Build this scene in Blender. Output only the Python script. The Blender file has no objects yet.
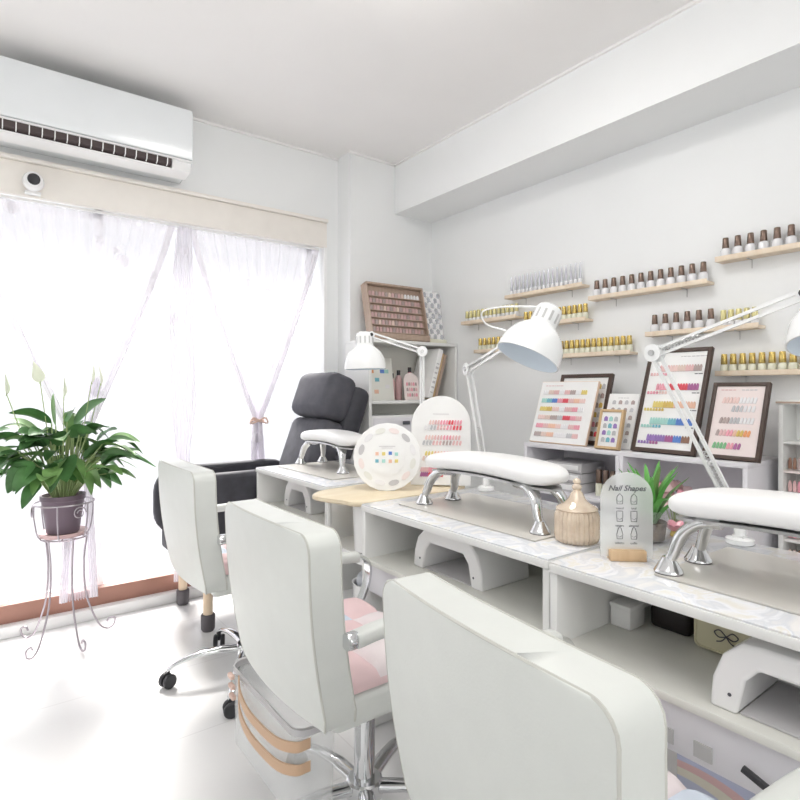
import bpy, bmesh, math, random
from mathutils import Vector, Matrix
random.seed(4)
PI = math.pi
S = bpy.context.scene
C = S.collection
# ------------------------------------------------------------------ camera
YAW = math.atan2(420, 561)
cd = bpy.data.cameras.new('camera'); cam = bpy.data.objects.new('camera', cd); C.objects.link(cam)
cam.location = (0, 0, 1.08)
cam.rotation_euler = (PI/2, 0, -YAW)
cd.sensor_width = 36; cd.lens = 36*561/800; cd.shift_y = -10/800
cd.clip_start = 0.02
S.camera = cam
# ------------------------------------------------------------------ world, lights, exposure
w = bpy.data.worlds.new('world'); S.world = w; w.use_nodes = True
w.node_tree.nodes['Background'].inputs[0].default_value = (0.93, 0.97, 1, 1)
w.node_tree.nodes['Background'].inputs[1].default_value = 1.0
def area(name, loc, rot, sx, sy, power, col=(1, 1, 1)):
    l = bpy.data.lights.new(name, 'AREA'); l.shape = 'RECTANGLE'; l.size = sx; l.size_y = sy
    l.energy = power; l.color = col
    o = bpy.data.objects.new(name, l); C.objects.link(o); o.location = loc; o.rotation_euler = rot
    return o
area('window_daylight', (0.55, 3.26, 1.15), (-PI/2, 0, 0), 2.3, 1.8, 10, (0.97, 0.98, 1))
sun = bpy.data.lights.new('sun', 'SUN'); sun.energy = 13; sun.angle = 0.3; sun.color = (1, 0.97, 0.93)
so = bpy.data.objects.new('sun', sun); C.objects.link(so)
so.rotation_euler = Vector((-0.10, -0.62, -0.75)).to_track_quat('-Z', 'Y').to_euler()
area('ceiling_fill', (0.15, 0.35, 2.40), (0, 0, 0), 1.1, 1.1, 7, (1, 0.98, 0.96))  # added soft fill below the ceiling, apart from the round lamp
area('rear_fill', (0.2, -1.45, 1.6), (PI/2, 0, 0), 1.8, 1.2, 12, (1, .99, .97))  # invented fill from behind the camera
S.view_settings.view_transform = 'Standard'; S.view_settings.look = 'None'
S.view_settings.gamma = 1; S.view_settings.exposure = 0.25
S.view_settings.use_curve_mapping = False
S.cycles.max_bounces = 10; S.cycles.transparent_max_bounces = 16
S.cycles.diffuse_bounces = 6

# ------------------------------------------------------------------ materials
M = {}
def mat(name, col, rough=0.5, metal=0.0, var=0.03, scale=8, coat=0, trans=0, alpha=1, bump=0, ior=1.45, emit=0, sub=0):
    if name in M: return M[name]
    m = bpy.data.materials.new(name); m.use_nodes = True; nt = m.node_tree; n = nt.nodes; L = nt.links
    b = n['Principled BSDF']
    b.inputs['Roughness'].default_value = rough; b.inputs['Metallic'].default_value = metal
    b.inputs['Coat Weight'].default_value = coat; b.inputs['Transmission Weight'].default_value = trans
    b.inputs['Alpha'].default_value = alpha; b.inputs['IOR'].default_value = ior
    tc = n.new('ShaderNodeTexCoord'); nz = n.new('ShaderNodeTexNoise'); nz.inputs['Scale'].default_value = scale
    nz.inputs['Detail'].default_value = 4
    L.new(tc.outputs['Object'], nz.inputs['Vector'])
    cr = n.new('ShaderNodeValToRGB')
    cr.color_ramp.elements[0].position = .3; cr.color_ramp.elements[1].position = .7
    cr.color_ramp.elements[0].color = tuple(max(0, c*(1-var)) for c in col)+(1,)
    cr.color_ramp.elements[1].color = tuple(min(1, c*(1+var)) for c in col)+(1,)
    L.new(nz.outputs['Fac'], cr.inputs[0]); L.new(cr.outputs[0], b.inputs['Base Color'])
    if bump:
        bp = n.new('ShaderNodeBump'); bp.inputs['Strength'].default_value = bump; bp.inputs['Distance'].default_value = .002
        n2 = n.new('ShaderNodeTexNoise'); n2.inputs['Scale'].default_value = scale*12
        L.new(tc.outputs['Object'], n2.inputs['Vector'])
        L.new(n2.outputs['Fac'], bp.inputs['Height']); L.new(bp.outputs[0], b.inputs['Normal'])
    if emit:
        b.inputs['Emission Color'].default_value = (*col, 1); b.inputs['Emission Strength'].default_value = emit
    M[name] = m; return m
def wood(name, a, b_, rough=.5, scale=6, stretch=(1, 8, 1)):
    m = bpy.data.materials.new(name); m.use_nodes = True; nt = m.node_tree; n = nt.nodes; L = nt.links
    b = n['Principled BSDF']; b.inputs['Roughness'].default_value = rough
    tc = n.new('ShaderNodeTexCoord'); mp = n.new('ShaderNodeMapping'); mp.inputs['Scale'].default_value = stretch
    nz = n.new('ShaderNodeTexNoise'); nz.inputs['Scale'].default_value = scale; nz.inputs['Detail'].default_value = 6
    cr = n.new('ShaderNodeValToRGB'); cr.color_ramp.elements[0].position = .3; cr.color_ramp.elements[1].position = .7
    cr.color_ramp.elements[0].color = (*a, 1); cr.color_ramp.elements[1].color = (*b_, 1)
    L.new(tc.outputs['Object'], mp.inputs[0]); L.new(mp.outputs[0], nz.inputs['Vector'])
    L.new(nz.outputs['Fac'], cr.inputs[0]); L.new(cr.outputs[0], b.inputs['Base Color'])
    M[name] = m; return m

mat('wall_paper', (.885, .897, .90), .85, var=.012, scale=3, bump=.15)
mat('ceiling_paper', (.90, .885, .875), .9, var=.012, scale=3, bump=.15)
mat('casing', (.88, .84, .79), .5)
mat('white_frame', (.88, .88, .88), .35)
mat('white_laminate', (.82, .825, .81), .32, var=.01)
mat('shelf_inner', (.80, .80, .75), .5, var=.01)
mat('lilac_laminate', (.83, .82, .86), .4, var=.01)
mat('white_plastic', (.90, .90, .90), .25, var=.01)
mat('white_enamel', (.88, .89, .89), .22, coat=.4, var=.01)
mat('lamp_inner', (.78, .85, .92), .45, var=.01)
mat('ac_white', (.85, .88, .90), .18, coat=.3, var=.01)
mat('ac_dark', (.07, .05, .05), .6)
mat('leather', (.68, .70, .672), .42, var=.015, scale=20, bump=.12)
mat('leather_pad', (.90, .90, .90), .35, var=.01, bump=.1)
mat('piping', (.56, .56, .52), .5)
mat('chrome', (.72, .73, .74), .1, metal=1, var=.02)
mat('brushed', (.55, .55, .55), .3, metal=1)
mat('black_rubber', (.04, .04, .045), .5)
mat('dark_cap', (.12, .11, .12), .6)
mat('black_fabric', (.045, .045, .055), .62, var=.2, scale=20, bump=.3)
mat('charcoal_fabric', (.085, .085, .10), .8, var=.15, scale=20, bump=.3)
mat('pink_fabric', (.80, .60, .61), .9, var=.04, bump=.3)
mat('blue_fabric', (.66, .73, .83), .9, var=.04, bump=.3)
mat('pale_fabric', (.82, .74, .75), .9, var=.04, bump=.3)
mat('tan_strap', (.62, .42, .28), .6)
mat('rose_strap', (.75, .55, .47), .6)
mat('leaf', (.075, .19, .06), .4, var=.4, scale=12)
mat('leaf_light', (.17, .32, .10), .4, var=.3, scale=12)
mat('aloe', (.12, .38, .08), .4, var=.35, scale=20)
mat('stem', (.38, .48, .22), .5)
mat('spathe', (.82, .86, .70), .5)
mat('pot_plum', (.17, .125, .16), .5)
mat('pot_saucer', (.55, .38, .38), .5)
mat('soil', (.12, .08, .06), .9, var=.4, scale=60)
mat('wire_grey', (.42, .38, .42), .35, metal=.5)
mat('brown_cap', (.22, .155, .125), .25, metal=.6, var=.15)
mat('gold_cap', (.66, .50, .17), .22, metal=.75, var=.15)
mat('pale_gold', (.72, .66, .34), .25, metal=.5, var=.1)
mat('bottle_white', (.80, .80, .82), .2, coat=.3)
mat('bottle_cream', (.80, .80, .66), .2, coat=.3)
mat('silver_tip', (.62, .63, .68), .25, metal=.6)
mat('frame_dark', (.075, .048, .038), .45, var=.2)
mat('board_white', (.90, .90, .89), .6)
mat('board_pink', (.86, .76, .74), .6)
mat('peach_edge', (.80, .62, .48), .5)
mat('cream_purse', (.74, .70, .50), .5)
mat('black_box', (.025, .02, .02), .5)
mat('mat_beige', (.62, .60, .56), .28, var=.02)

def thin_glass(name, tint=(1, 1, 1), gl=.06, rough=.02):
    m = bpy.data.materials.new(name); m.use_nodes = True; M[name] = m; n = m.node_tree.nodes; L = m.node_tree.links; n.clear()
    out = n.new('ShaderNodeOutputMaterial'); tr = n.new('ShaderNodeBsdfTransparent'); gs = n.new('ShaderNodeBsdfGlossy'); mx = n.new('ShaderNodeMixShader')
    tr.inputs[0].default_value = (*tint, 1); gs.inputs['Roughness'].default_value = rough; mx.inputs[0].default_value = gl
    L.new(tr.outputs[0], mx.inputs[1]); L.new(gs.outputs[0], mx.inputs[2]); L.new(mx.outputs[0], out.inputs[0])
thin_glass('window_glass')
thin_glass('glass_clear', gl=.12)
mat('clear_vinyl', (.93, .95, .95), .2, alpha=.24, var=0)
mat('jar_glass', (.93, .76, .60), .08, alpha=.72, metal=.2, coat=1, var=.12, scale=40)
mat('ink', (.10, .10, .12), .6)
mat('print_grey', (.58, .57, .58), .7)
mat('threshold_brown', (.42, .22, .17), .5)
mat('grey_notch', (.55, .55, .55), .6)
mat('bag_grey', (.55, .57, .62), .6)
mat('mauve', (.62, .42, .42), .5)
for nm, c in dict(red=(.75, .10, .13), pink=(.85, .38, .46), rose=(.80, .52, .52), blush=(.88, .66, .62), peach=(.87, .56, .42), orange=(.85, .38, .16),
                  gold=(.72, .52, .15), yellow=(.82, .68, .22), green=(.22, .50, .26), mint=(.42, .72, .66), teal=(.20, .50, .60), blue=(.12, .25, .65),
                  violet=(.32, .20, .50), plum=(.42, .14, .32), nude=(.78, .62, .55), taupe=(.47, .38, .36), grey=(.55, .55, .57), white=(.88, .87, .88), brown=(.30, .17, .12)).items():
    mat('tip_'+nm, c, .22, coat=.5, var=.06)
wood('pale_wood', (.80, .66, .50), (.86, .74, .60))
wood('leg_wood', (.78, .60, .42), (.86, .70, .53), stretch=(8, 8, 1))
wood('block_wood', (.62, .42, .24), (.74, .54, .34))
wood('kraft', (.42, .31, .24), (.48, .37, .30))
wood('tan_frame', (.56, .38, .20), (.66, .47, .27))
wood('slab_wood', (.80, .68, .48), (.86, .76, .58), scale=4)

def node_mat(name, rough=.5):
    m = bpy.data.materials.new(name); m.use_nodes = True; M[name] = m
    return m, m.node_tree.nodes, m.node_tree.links, m.node_tree.nodes['Principled BSDF']
# floor: pale glossy vinyl with faint cloudy marbling and joints
m, n, L, b = node_mat('floor_vinyl')
tc = n.new('ShaderNodeTexCoord'); nz = n.new('ShaderNodeTexNoise'); nz.inputs['Scale'].default_value = 2.2; nz.inputs['Detail'].default_value = 8
cr = n.new('ShaderNodeValToRGB'); cr.color_ramp.elements[0].color = (.80, .795, .80, 1); cr.color_ramp.elements[1].color = (.88, .875, .87, 1)
bk = n.new('ShaderNodeTexBrick'); bk.inputs['Scale'].default_value = 1; bk.inputs['Brick Width'].default_value = .9; bk.inputs['Row Height'].default_value = .45
bk.inputs['Mortar Size'].default_value = .002; bk.offset = .5
mx = n.new('ShaderNodeMixRGB'); mx.inputs[2].default_value = (.74, .73, .73, 1)
L.new(tc.outputs['Object'], nz.inputs['Vector']); L.new(nz.outputs['Fac'], cr.inputs[0]); L.new(tc.outputs['Object'], bk.inputs['Vector'])
L.new(bk.outputs['Fac'], mx.inputs[0]); L.new(cr.outputs[0], mx.inputs[1]); L.new(mx.outputs[0], b.inputs['Base Color']); b.inputs['Roughness'].default_value = .22
# marbled vinyl desk cover
m, n, L, b = node_mat('marble')
tc = n.new('ShaderNodeTexCoord'); nz = n.new('ShaderNodeTexNoise'); nz.inputs['Scale'].default_value = 9; nz.inputs['Detail'].default_value = 8; nz.inputs['Distortion'].default_value = 1.5
cr = n.new('ShaderNodeValToRGB')
e = cr.color_ramp.elements; e[0].position = .36; e[0].color = (.84, .83, .82, 1); e[1].position = .66; e[1].color = (.86, .86, .88, 1)
x_ = e.new(.47); x_.color = (.70, .72, .76, 1); x_ = e.new(.53); x_.color = (.86, .87, .90, 1); x_ = e.new(.60); x_.color = (.80, .78, .72, 1)
L.new(tc.outputs['Object'], nz.inputs['Vector']); L.new(nz.outputs['Fac'], cr.inputs[0]); L.new(cr.outputs[0], b.inputs['Base Color']); b.inputs['Roughness'].default_value = .14
# rainbow rug: concentric bands
m, n, L, b = node_mat('rainbow_rug')
tc = n.new('ShaderNodeTexCoord'); ln = n.new('ShaderNodeVectorMath'); ln.operation = 'LENGTH'
cr = n.new('ShaderNodeValToRGB'); cr.color_ramp.interpolation = 'CONSTANT'
bands = [(0, (.72, .70, .64)), (.08, (.62, .66, .80)), (.13, (.78, .72, .58)), (.17, (.70, .48, .50)), (.21, (.60, .63, .78)), (.26, (.80, .76, .66)), (.295, (.76, .52, .52)), (.325, (.55, .58, .75)), (.37, (.80, .77, .68)), (.42, (.48, .30, .27))]
e = cr.color_ramp.elements; e[0].position = 0; e[0].color = (*bands[0][1], 1); e[1].position = .08; e[1].color = (*bands[1][1], 1)
for p_, c_ in bands[2:]:
    q = e.new(p_); q.color = (*c_, 1)
L.new(tc.outputs['Object'], ln.inputs[0]); L.new(ln.outputs['Value'], cr.inputs[0]); L.new(cr.outputs[0], b.inputs['Base Color']); b.inputs['Roughness'].default_value = .95
# sheer curtain with scattered rosettes
def sheer(name, a):
    m = bpy.data.materials.new(name); m.use_nodes = True; M[name] = m; n = m.node_tree.nodes; L = m.node_tree.links
    n.clear(); out = n.new('ShaderNodeOutputMaterial')
    df = n.new('ShaderNodeBsdfDiffuse'); tl = n.new('ShaderNodeBsdfTranslucent'); tr = n.new('ShaderNodeBsdfTransparent')
    df.inputs[0].default_value = (.93, .91, .95, 1); tl.inputs[0].default_value = (.55, .52, .60, 1) if name == 'sheer_dense' else (.80, .77, .84, 1)
    m1 = n.new('ShaderNodeMixShader'); m1.inputs[0].default_value = .13 if name != 'sheer_dense' else .12; L.new(df.outputs[0], m1.inputs[1]); L.new(tl.outputs[0], m1.inputs[2])
    m2 = n.new('ShaderNodeMixShader'); L.new(tr.outputs[0], m2.inputs[1]); L.new(m1.outputs[0], m2.inputs[2]); L.new(m2.outputs[0], out.inputs[0])
    tc = n.new('ShaderNodeTexCoord'); vo = n.new('ShaderNodeTexVoronoi'); vo.inputs['Scale'].default_value = 7.5
    mp = n.new('ShaderNodeMapping'); mp.inputs['Scale'].default_value = (1, 0, 1)
    cr = n.new('ShaderNodeValToRGB'); cr.color_ramp.elements[0].position = .20; cr.color_ramp.elements[0].color = (min(1, a+.4),)*3+(1,)
    cr.color_ramp.elements[1].position = .26; cr.color_ramp.elements[1].color = (a,)*3+(1,)
    L.new(tc.outputs['Object'], mp.inputs[0]); L.new(mp.outputs[0], vo.inputs['Vector']); L.new(vo.outputs['Distance'], cr.inputs[0]); L.new(cr.outputs[0], m2.inputs[0])
sheer('sheer', .55)
sheer('lace', .34)
sheer('sheer_dense', .85)
# frosted ribbed acrylic
mat('acrylic', (.86, .88, .87), .25, alpha=.42, var=.03)

# ------------------------------------------------------------------ mesh helpers
def B(): return bmesh.new()
def _tag(bm, n0, mi):
    for f in list(bm.faces)[n0:]: f.material_index = mi
def box(bm, x0, x1, y0, y1, z0, z1, bev=0.0, mi=0, mtx=None, seg=2):
    n0 = len(bm.faces)
    r = bmesh.ops.create_cube(bm, size=1)
    vs = r['verts']
    for v in vs:
        v.co = Vector(((x0+x1)/2+v.co.x*(x1-x0), (y0+y1)/2+v.co.y*(y1-y0), (z0+z1)/2+v.co.z*(z1-z0)))
    if bev:
        es = list({e for v in vs for e in v.link_edges})
        rr = bmesh.ops.bevel(bm, geom=es, offset=bev, segments=seg, profile=.5, affect='EDGES')
        vs = list({v for f in list(bm.faces)[n0:] for v in f.verts}) if n0 == 0 else list({v for f in rr['faces'] for v in f.verts} | {v for v in vs if v.is_valid})
    if mtx:
        for v in vs: v.co = mtx @ v.co
    _tag(bm, 0, mi) if n0 == 0 else [setattr(f, 'material_index', mi) for f in {f for v in vs for f in v.link_faces}]
    return vs
def ring(c, d, r, seg, up=None):
    d = d.normalized(); a = d.orthogonal().normalized() if up is None else (up-d*up.dot(d)).normalized(); b_ = d.cross(a)
    return [c+(a*math.cos(t)+b_*math.sin(t))*r for t in [2*PI*i/seg for i in range(seg)]]
def loft(bm, rings, cap=True, closed=True, mi=0):
    vr = [[bm.verts.new(p) for p in r] for r in rings]
    n_ = len(rings[0]); fs = []
    for i in range(len(vr)-1):
        for j in range(n_ if closed else n_-1):
            k = (j+1) % n_
            try: fs.append(bm.faces.new((vr[i][j], vr[i][k], vr[i+1][k], vr[i+1][j])))
            except ValueError: pass
    if cap:
        fs.append(bm.faces.new(list(reversed(vr[0])))); fs.append(bm.faces.new(vr[-1]))
    for f in fs: f.material_index = mi
    return [v for r in vr for v in r]
def tube(bm, pts, r, seg=8, mi=0, cap=True):
    pts = [Vector(p) for p in pts]; rs = r if isinstance(r, (list, tuple)) else [r]*len(pts)
    up = None; rings = []
    for i, p in enumerate(pts):
        d = (pts[min(i+1, len(pts)-1)]-pts[max(i-1, 0)]).normalized()
        if up is None: up = d.orthogonal()
        up = (up-d*up.dot(d)).normalized()
        rings.append(ring(p, d, rs[i], seg, up))
    return loft(bm, rings, cap, mi=mi)
def lathe(bm, prof, c=(0, 0, 0), seg=24, mi=0, mtx=None, flute=None):
    c = Vector(c); rings = []
    for (r, z) in prof:
        rings.append([c+Vector((r*math.cos(t)*(1+(flute or 0)*math.cos(t*flute_n)), r*math.sin(t)*(1+(flute or 0)*math.cos(t*flute_n)), z)) for t in [2*PI*i/seg for i in range(seg)]])
    vs = loft(bm, rings, True, mi=mi)
    if mtx:
        for v in vs: v.co = mtx @ v.co
    return vs
flute_n = 20
def curve(ps, n_=8):
    """Catmull-Rom through the points"""
    ps = [Vector(p) for p in ps]; q = [ps[0]*2-ps[1]]+ps+[ps[-1]*2-ps[-2]]; out = []
    for i in range(1, len(q)-2):
        for k in range(n_):
            t = k/n_; a, b_, c, d = q[i-1], q[i], q[i+1], q[i+2]
            out.append(.5*((2*b_)+(c-a)*t+(2*a-5*b_+4*c-d)*t*t+(3*b_-a-3*c+d)*t**3))
    out.append(ps[-1]); return out
def prism(bm, outline, thick, mi=0, mtx=None):
    """outline of (u, v) in the local YZ plane, extruded along X from 0 to thick"""
    a = [bm.verts.new((0, u, v)) for u, v in outline]; b_ = [bm.verts.new((thick, u, v)) for u, v in outline]
    fs = [bm.faces.new(a), bm.faces.new(list(reversed(b_)))]; k = len(a)
    for i in range(k): fs.append(bm.faces.new((a[i], b_[i], b_[(i+1) % k], a[(i+1) % k])))
    for f in fs: f.material_index = mi
    if mtx:
        for v in a+b_: v.co = mtx @ v.co
    return a+b_
def rrect(u0, u1, v0, v1, r, seg=5):
    out = []
    for cx, cy, a0 in ((u1-r, v1-r, 0), (u0+r, v1-r, PI/2), (u0+r, v0+r, PI), (u1-r, v0+r, 1.5*PI)):
        for i in range(seg+1):
            a = a0+PI/2*i/seg; out.append((cx+r*math.cos(a), cy+r*math.sin(a)))
    return out
def obj(name, bm, mats, parent=None, loc=None, ang=35, bev=0, rz=None):
    bmesh.ops.recalc_face_normals(bm, faces=bm.faces)
    me = bpy.data.meshes.new(name); bm.to_mesh(me); bm.free()
    for q in (mats if isinstance(mats, (list, tuple)) else [mats]): me.materials.append(M[q])
    me.shade_smooth(); me.set_sharp_from_angle(angle=math.radians(ang))
    o = bpy.data.objects.new(name, me); C.objects.link(o)
    if parent: o.parent = parent
    if loc: o.location = loc
    if rz is not None: o.rotation_euler.z = rz
    if bev:
        md = o.modifiers.new('bevel', 'BEVEL'); md.width = bev; md.segments = 3; md.limit_method = 'ANGLE'; md.angle_limit = math.radians(40)
    return o
def tag(o, label, cat, group=None):
    o['label'] = label; o['category'] = cat
    if group: o['group'] = group
    return o
def thing(name, label, cat, loc=(0, 0, 0), rz=0, group=None):
    o = bpy.data.objects.new(name, None); C.objects.link(o); o.location = loc; o.rotation_euler = (0, 0, rz); o.empty_display_size = .05
    return tag(o, label, cat, group)
def struct(o):
    o['kind'] = 'structure'; return o
def dup(root, loc, label, group=None, rz=0):
    r = root.copy(); C.objects.link(r); r.location = loc; r.rotation_euler = (0, 0, rz); r['label'] = label
    if group: r['group'] = group
    for ch in list(root.children):
        c = ch.copy(); C.objects.link(c); c.parent = r
        for g in ch.children:
            d = g.copy(); C.objects.link(d); d.parent = c
    return r
def simple_box(name, x0, x1, y0, y1, z0, z1, m, bev=0, parent=None):
    b_ = B(); box(b_, x0, x1, y0, y1, z0, z1, bev); return obj(name, b_, m, parent)

# ------------------------------------------------------------------ the room
WX, WY, H = 2.38, 2.97, 2.49
LX, BY = -1.1, -1.6
struct(simple_box('floor', LX, WX, BY, 3.14, -.1, 0, 'floor_vinyl'))
struct(simple_box('ceiling', LX-.1, WX+.1, BY-.1, 3.24, H, H+.1, 'ceiling_paper'))
struct(simple_box('wall_right', WX, WX+.1, BY-.1, 3.24, 0, H, 'wall_paper'))
struct(simple_box('wall_left', LX-.1, LX, BY-.1, 3.24, 0, H, 'wall_paper'))
struct(simple_box('wall_back', LX, WX, BY-.1, BY, 0, H, 'wall_paper'))
OX0, OX1, OZ = -.75, 1.64, 1.97                       # window opening
b = B(); box(b, LX, OX0, WY, 3.24, 0, H); box(b, OX1, WX, WY, 3.24, 0, H); box(b, OX0, OX1, WY, 3.24, OZ, H)
struct(obj('wall_front', b, 'wall_paper'))
b = B(); box(b, 1.75, WX, 2.83, WY, 0, H); struct(obj('wall_column', b, 'wall_paper'))
b = B(); box(b, 2.08, WX, BY, 2.83, 2.18, H); struct(obj('trim_1', b, 'wall_paper'))      # boxed-in ceiling beam
# casing board above the window and threshold beneath it
b = B(); box(b, OX0-.06, 1.66, 2.945, 2.975, 1.93, 2.075, .003); box(b, OX0-.06, 1.66, 2.925, 2.975, 2.075, 2.095, .004)
struct(obj('trim_2', b, 'casing'))
b = B(); box(b, OX0, OX1, 2.97, 3.02, 0, .05, .003); struct(obj('trim_3', b, 'white_frame'))
b = B(); box(b, OX0, OX1, 3.02, 3.06, 0, .13, .003); struct(obj('trim_4', b, 'threshold_brown'))
b = B(); box(b, OX1-.0, 1.66, 2.945, 2.975, 0, 1.93, .003); struct(obj('trim_5', b, 'white_frame'))
# thin ceiling line moulding
b = B(); box(b, 2.068, 2.08, BY, 2.83, 2.478, H); box(b, LX, 1.75, 2.958, WY, 2.478, H); box(b, 1.738, 2.08, 2.818, 2.83, 2.478, H)
struct(obj('trim_6', b, 'ceiling_paper'))
# sliding window
win = struct(bpy.data.objects.new('window_1', None)); C.objects.link(win); win.location = (0, 3.12, 0)
for k, (a, c) in enumerate(((OX0, .50), (.45, OX1))):
    b = B(); yy = .0 if k else .035
    box(b, a, a+.04, yy-.015, yy+.015, .05, OZ, .002); box(b, c-.04, c, yy-.015, yy+.015, .05, OZ, .002)
    box(b, a, c, yy-.015, yy+.015, .05, .12, .002); box(b, a, c, yy-.015, yy+.015, OZ-.05, OZ, .002)
    sash = obj('window_sash', b, 'white_frame', win)
    b = B(); box(b, a+.04, c-.04, yy-.003, yy+.003, .12, OZ-.05); obj('pane', b, 'window_glass', sash)

# ------------------------------------------------------------------ curtains
def curtain(name, label, prof, y, m, amp=.012, n_w=9, mid=None):
    """prof: list of (z, x0, x1)"""
    b = B(); nu = n_w*8; rings = []
    zs = []
    for i in range(len(prof)-1):
        for k in range(6):
            t = k/6; zs.append([prof[i][j]*(1-t)+prof[i+1][j]*t for j in range(3)])
    zs.append(list(prof[-1]))
    w0 = prof[0][2]-prof[0][1]
    for z, x0, x1 in zs:
        s = (x1-x0)/w0
        rings.append([Vector((x0+(x1-x0)*u/nu, y+(amp*.6+amp*.8*(1-s))*math.sin(u/nu*n_w*2*PI)+.004*math.sin(u*1.7+z*5), z)) for u in range(nu+1)])
    loft(b, rings, False, False)
    o = tag(obj(name, b, m, ang=80), label, 'curtain')
    if mid:
        for sg in (0, 1):
            b = B(); rr_ = []
            for r in rings:
                e0 = r[0] if sg == 0 else r[-1]; hw_ = min(.034, abs(r[-1].x-r[0].x)*.4)*(1 if sg == 0 else -1)
                rr_.append([Vector((e0.x+hw_*q, e0.y-.006-.004*math.sin(q*PI), e0.z)) for q in (0, .25, .5, .75, 1)])
            loft(b, rr_, False, False); obj('hem', b, 'sheer_dense', o, ang=80)
    return o
root = thing('curtain_rail', 'thin white curtain rail under the casing above the window', 'rail', (0, 2.985, 1.925))
b = B(); box(b, -.74, 1.63, -.006, .006, -.008, .004, .001); obj('track', b, 'white_frame', root)
def smooth_prof(top, zt, xt, wt, zb, wb, x0, x1):
    out = []
    for i in range(13):
        t = i/12; z = top+(zt-top)*t; e_ = t**1.15
        out.append((z, x0+(xt-wt-x0)*e_, x1+(xt+wt-x1)*e_))
    for i in range(1, 6):
        t = i/5; out.append((zt+(zb-zt)*t, xt-wt-(wb-wt)*t**.6, xt+wt+(wb-wt)*t**.6))
    return out
cl = curtain('sheer_curtain', 'white flowered sheer curtain tied in the middle, right one by the black recliner', smooth_prof(1.92, .91, 1.245, .025, .10, .06, .87, 1.635), 3.0, 'sheer', n_w=12, mid=1)
b = B(); tube(b, [(1.245+.034*math.cos(t), 3.0+.022*math.sin(t), .91+.006*math.sin(t*2)) for t in [i*PI/8 for i in range(17)]], .008, 6)
for s in (-1, 1): tube(b, curve([(1.245, 2.975, .91), (1.245+s*.035, 2.972, .925), (1.245+s*.05, 2.972, .895), (1.245, 2.975, .908)], 4), .005, 5)
tag(obj('curtain_tie', b, 'rose_strap'), 'beige bow tie around the gathered right sheer curtain', 'curtain tie')
cl = curtain('sheer_curtain', 'white flowered sheer curtain behind the leafy plant, gathered at its middle', smooth_prof(1.92, .84, .37, .03, .10, .08, -.09, .80), 3.0, 'sheer', n_w=14, mid=1)
cl = curtain('sheer_curtain', 'narrow white curtain hanging almost straight between the two gathered sheers', [(1.92, .81, .88), (1.5, .765, .895), (1.0, .775, .905), (.75, .80, .87), (.1, .79, .90)], 2.978, 'sheer_dense', n_w=5, amp=.009)
cl = curtain('lace_curtain', 'flat white lace curtain drawn over the whole window behind the sheers', [(1.92, -.73, 1.62), (1.0, -.73, 1.62), (.09, -.73, 1.62)], 3.04, 'lace', n_w=26, amp=.008)
cl = curtain('sheer_curtain', 'white sheer curtain at the far left edge past the plant', smooth_prof(1.92, .84, -.42, .03, .10, .08, -.72, -.12), 3.0, 'sheer', n_w=10)

# ------------------------------------------------------------------ air conditioner
ac = thing('air_conditioner', 'long white wall air conditioner above the curtained window', 'air conditioner', (.42, WY, 2.29))
b = B(); prism(b, [(0, .14), (-.19, .14), (-.215, .13), (-.225, .10), (-.215, -.12), (-.19, -.135), (0, -.16)], .80, mtx=Matrix.Translation((-.40, 0, 0)))
obj('body', b, 'ac_white', ac, bev=.008)
b = B(); prism(b, rrect(-.228, -.216, -.112, .125, .005, 3), .786, mtx=Matrix.Translation((-.393, 0, 0))); obj('front_panel', b, 'ac_white', ac, bev=.002)
b = B(); prism(b, [(-.222, -.122), (-.216, -.148), (-.16, -.166), (-.15, -.15)], .66, mtx=Matrix.Translation((-.36, 0, 0))); obj('outlet', b, 'ac_dark', ac)
b = B(); prism(b, [(-.226, -.116), (-.228, -.123), (-.215, -.125), (-.215, -.116)], .786, mtx=Matrix.Translation((-.393, 0, 0)));
prism(b, [(-.20, -.16), (-.20, -.168), (-.12, -.178), (-.12, -.168)], .70, mtx=Matrix.Translation((-.38, 0, 0))); obj('louver', b, 'white_plastic', ac)
for k in range(15):
    b = B(); prism(b, [(-.224, -.12), (-.219, -.150), (-.20, -.157), (-.20, -.12)], .004, mtx=Matrix.Translation((-.35+k*.045, 0, 0))); obj('vane', b, 'white_plastic', ac)
b = B(); prism(b, [(-.2, -.13), (-.215, -.125), (-.205, -.165), (-.12, -.176), (-.1, -.15)], .085, mtx=Matrix.Translation((.305, 0, 0))); obj('end_cover', b, 'white_plastic', ac)

sc = thing('security_camera', 'small round white camera with black lens on the window casing', 'camera', (.185, 2.925, 1.985))
b = B(); lathe(b, [(.02, 0), (.038, .004), (.042, .02), (.036, .045), (.022, .055)], seg=20, mtx=Matrix.Rotation(PI/2, 4, 'X')); obj('housing', b, 'white_plastic', sc)
b = B(); lathe(b, [(.024, .048), (.024, .060), (.016, .064)], seg=18, mtx=Matrix.Rotation(PI/2, 4, 'X')); obj('lens', b, 'black_rubber', sc)
b = B(); box(b, -.03, .03, -.012, .02, -.05, -.038, .002); obj('base', b, 'white_plastic', sc)

# ceiling lamp (out of the frame at the top)
cl = thing('ceiling_lamp', 'round white ceiling lamp above the desks', 'lamp', (1.0, 1.25, H))
b = B(); lathe(b, [(.26, 0), (.27, -.02), (.25, -.06), (.18, -.085), (.02, -.095)], seg=40); mat('lamp_glow', (1, .98, .95), .5, emit=12); obj('diffuser', b, 'lamp_glow', cl)
b = B(); lathe(b, [(.275, 0), (.28, -.012), (.27, -.02)], seg=40); obj('rim', b, 'white_plastic', cl)

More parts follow.
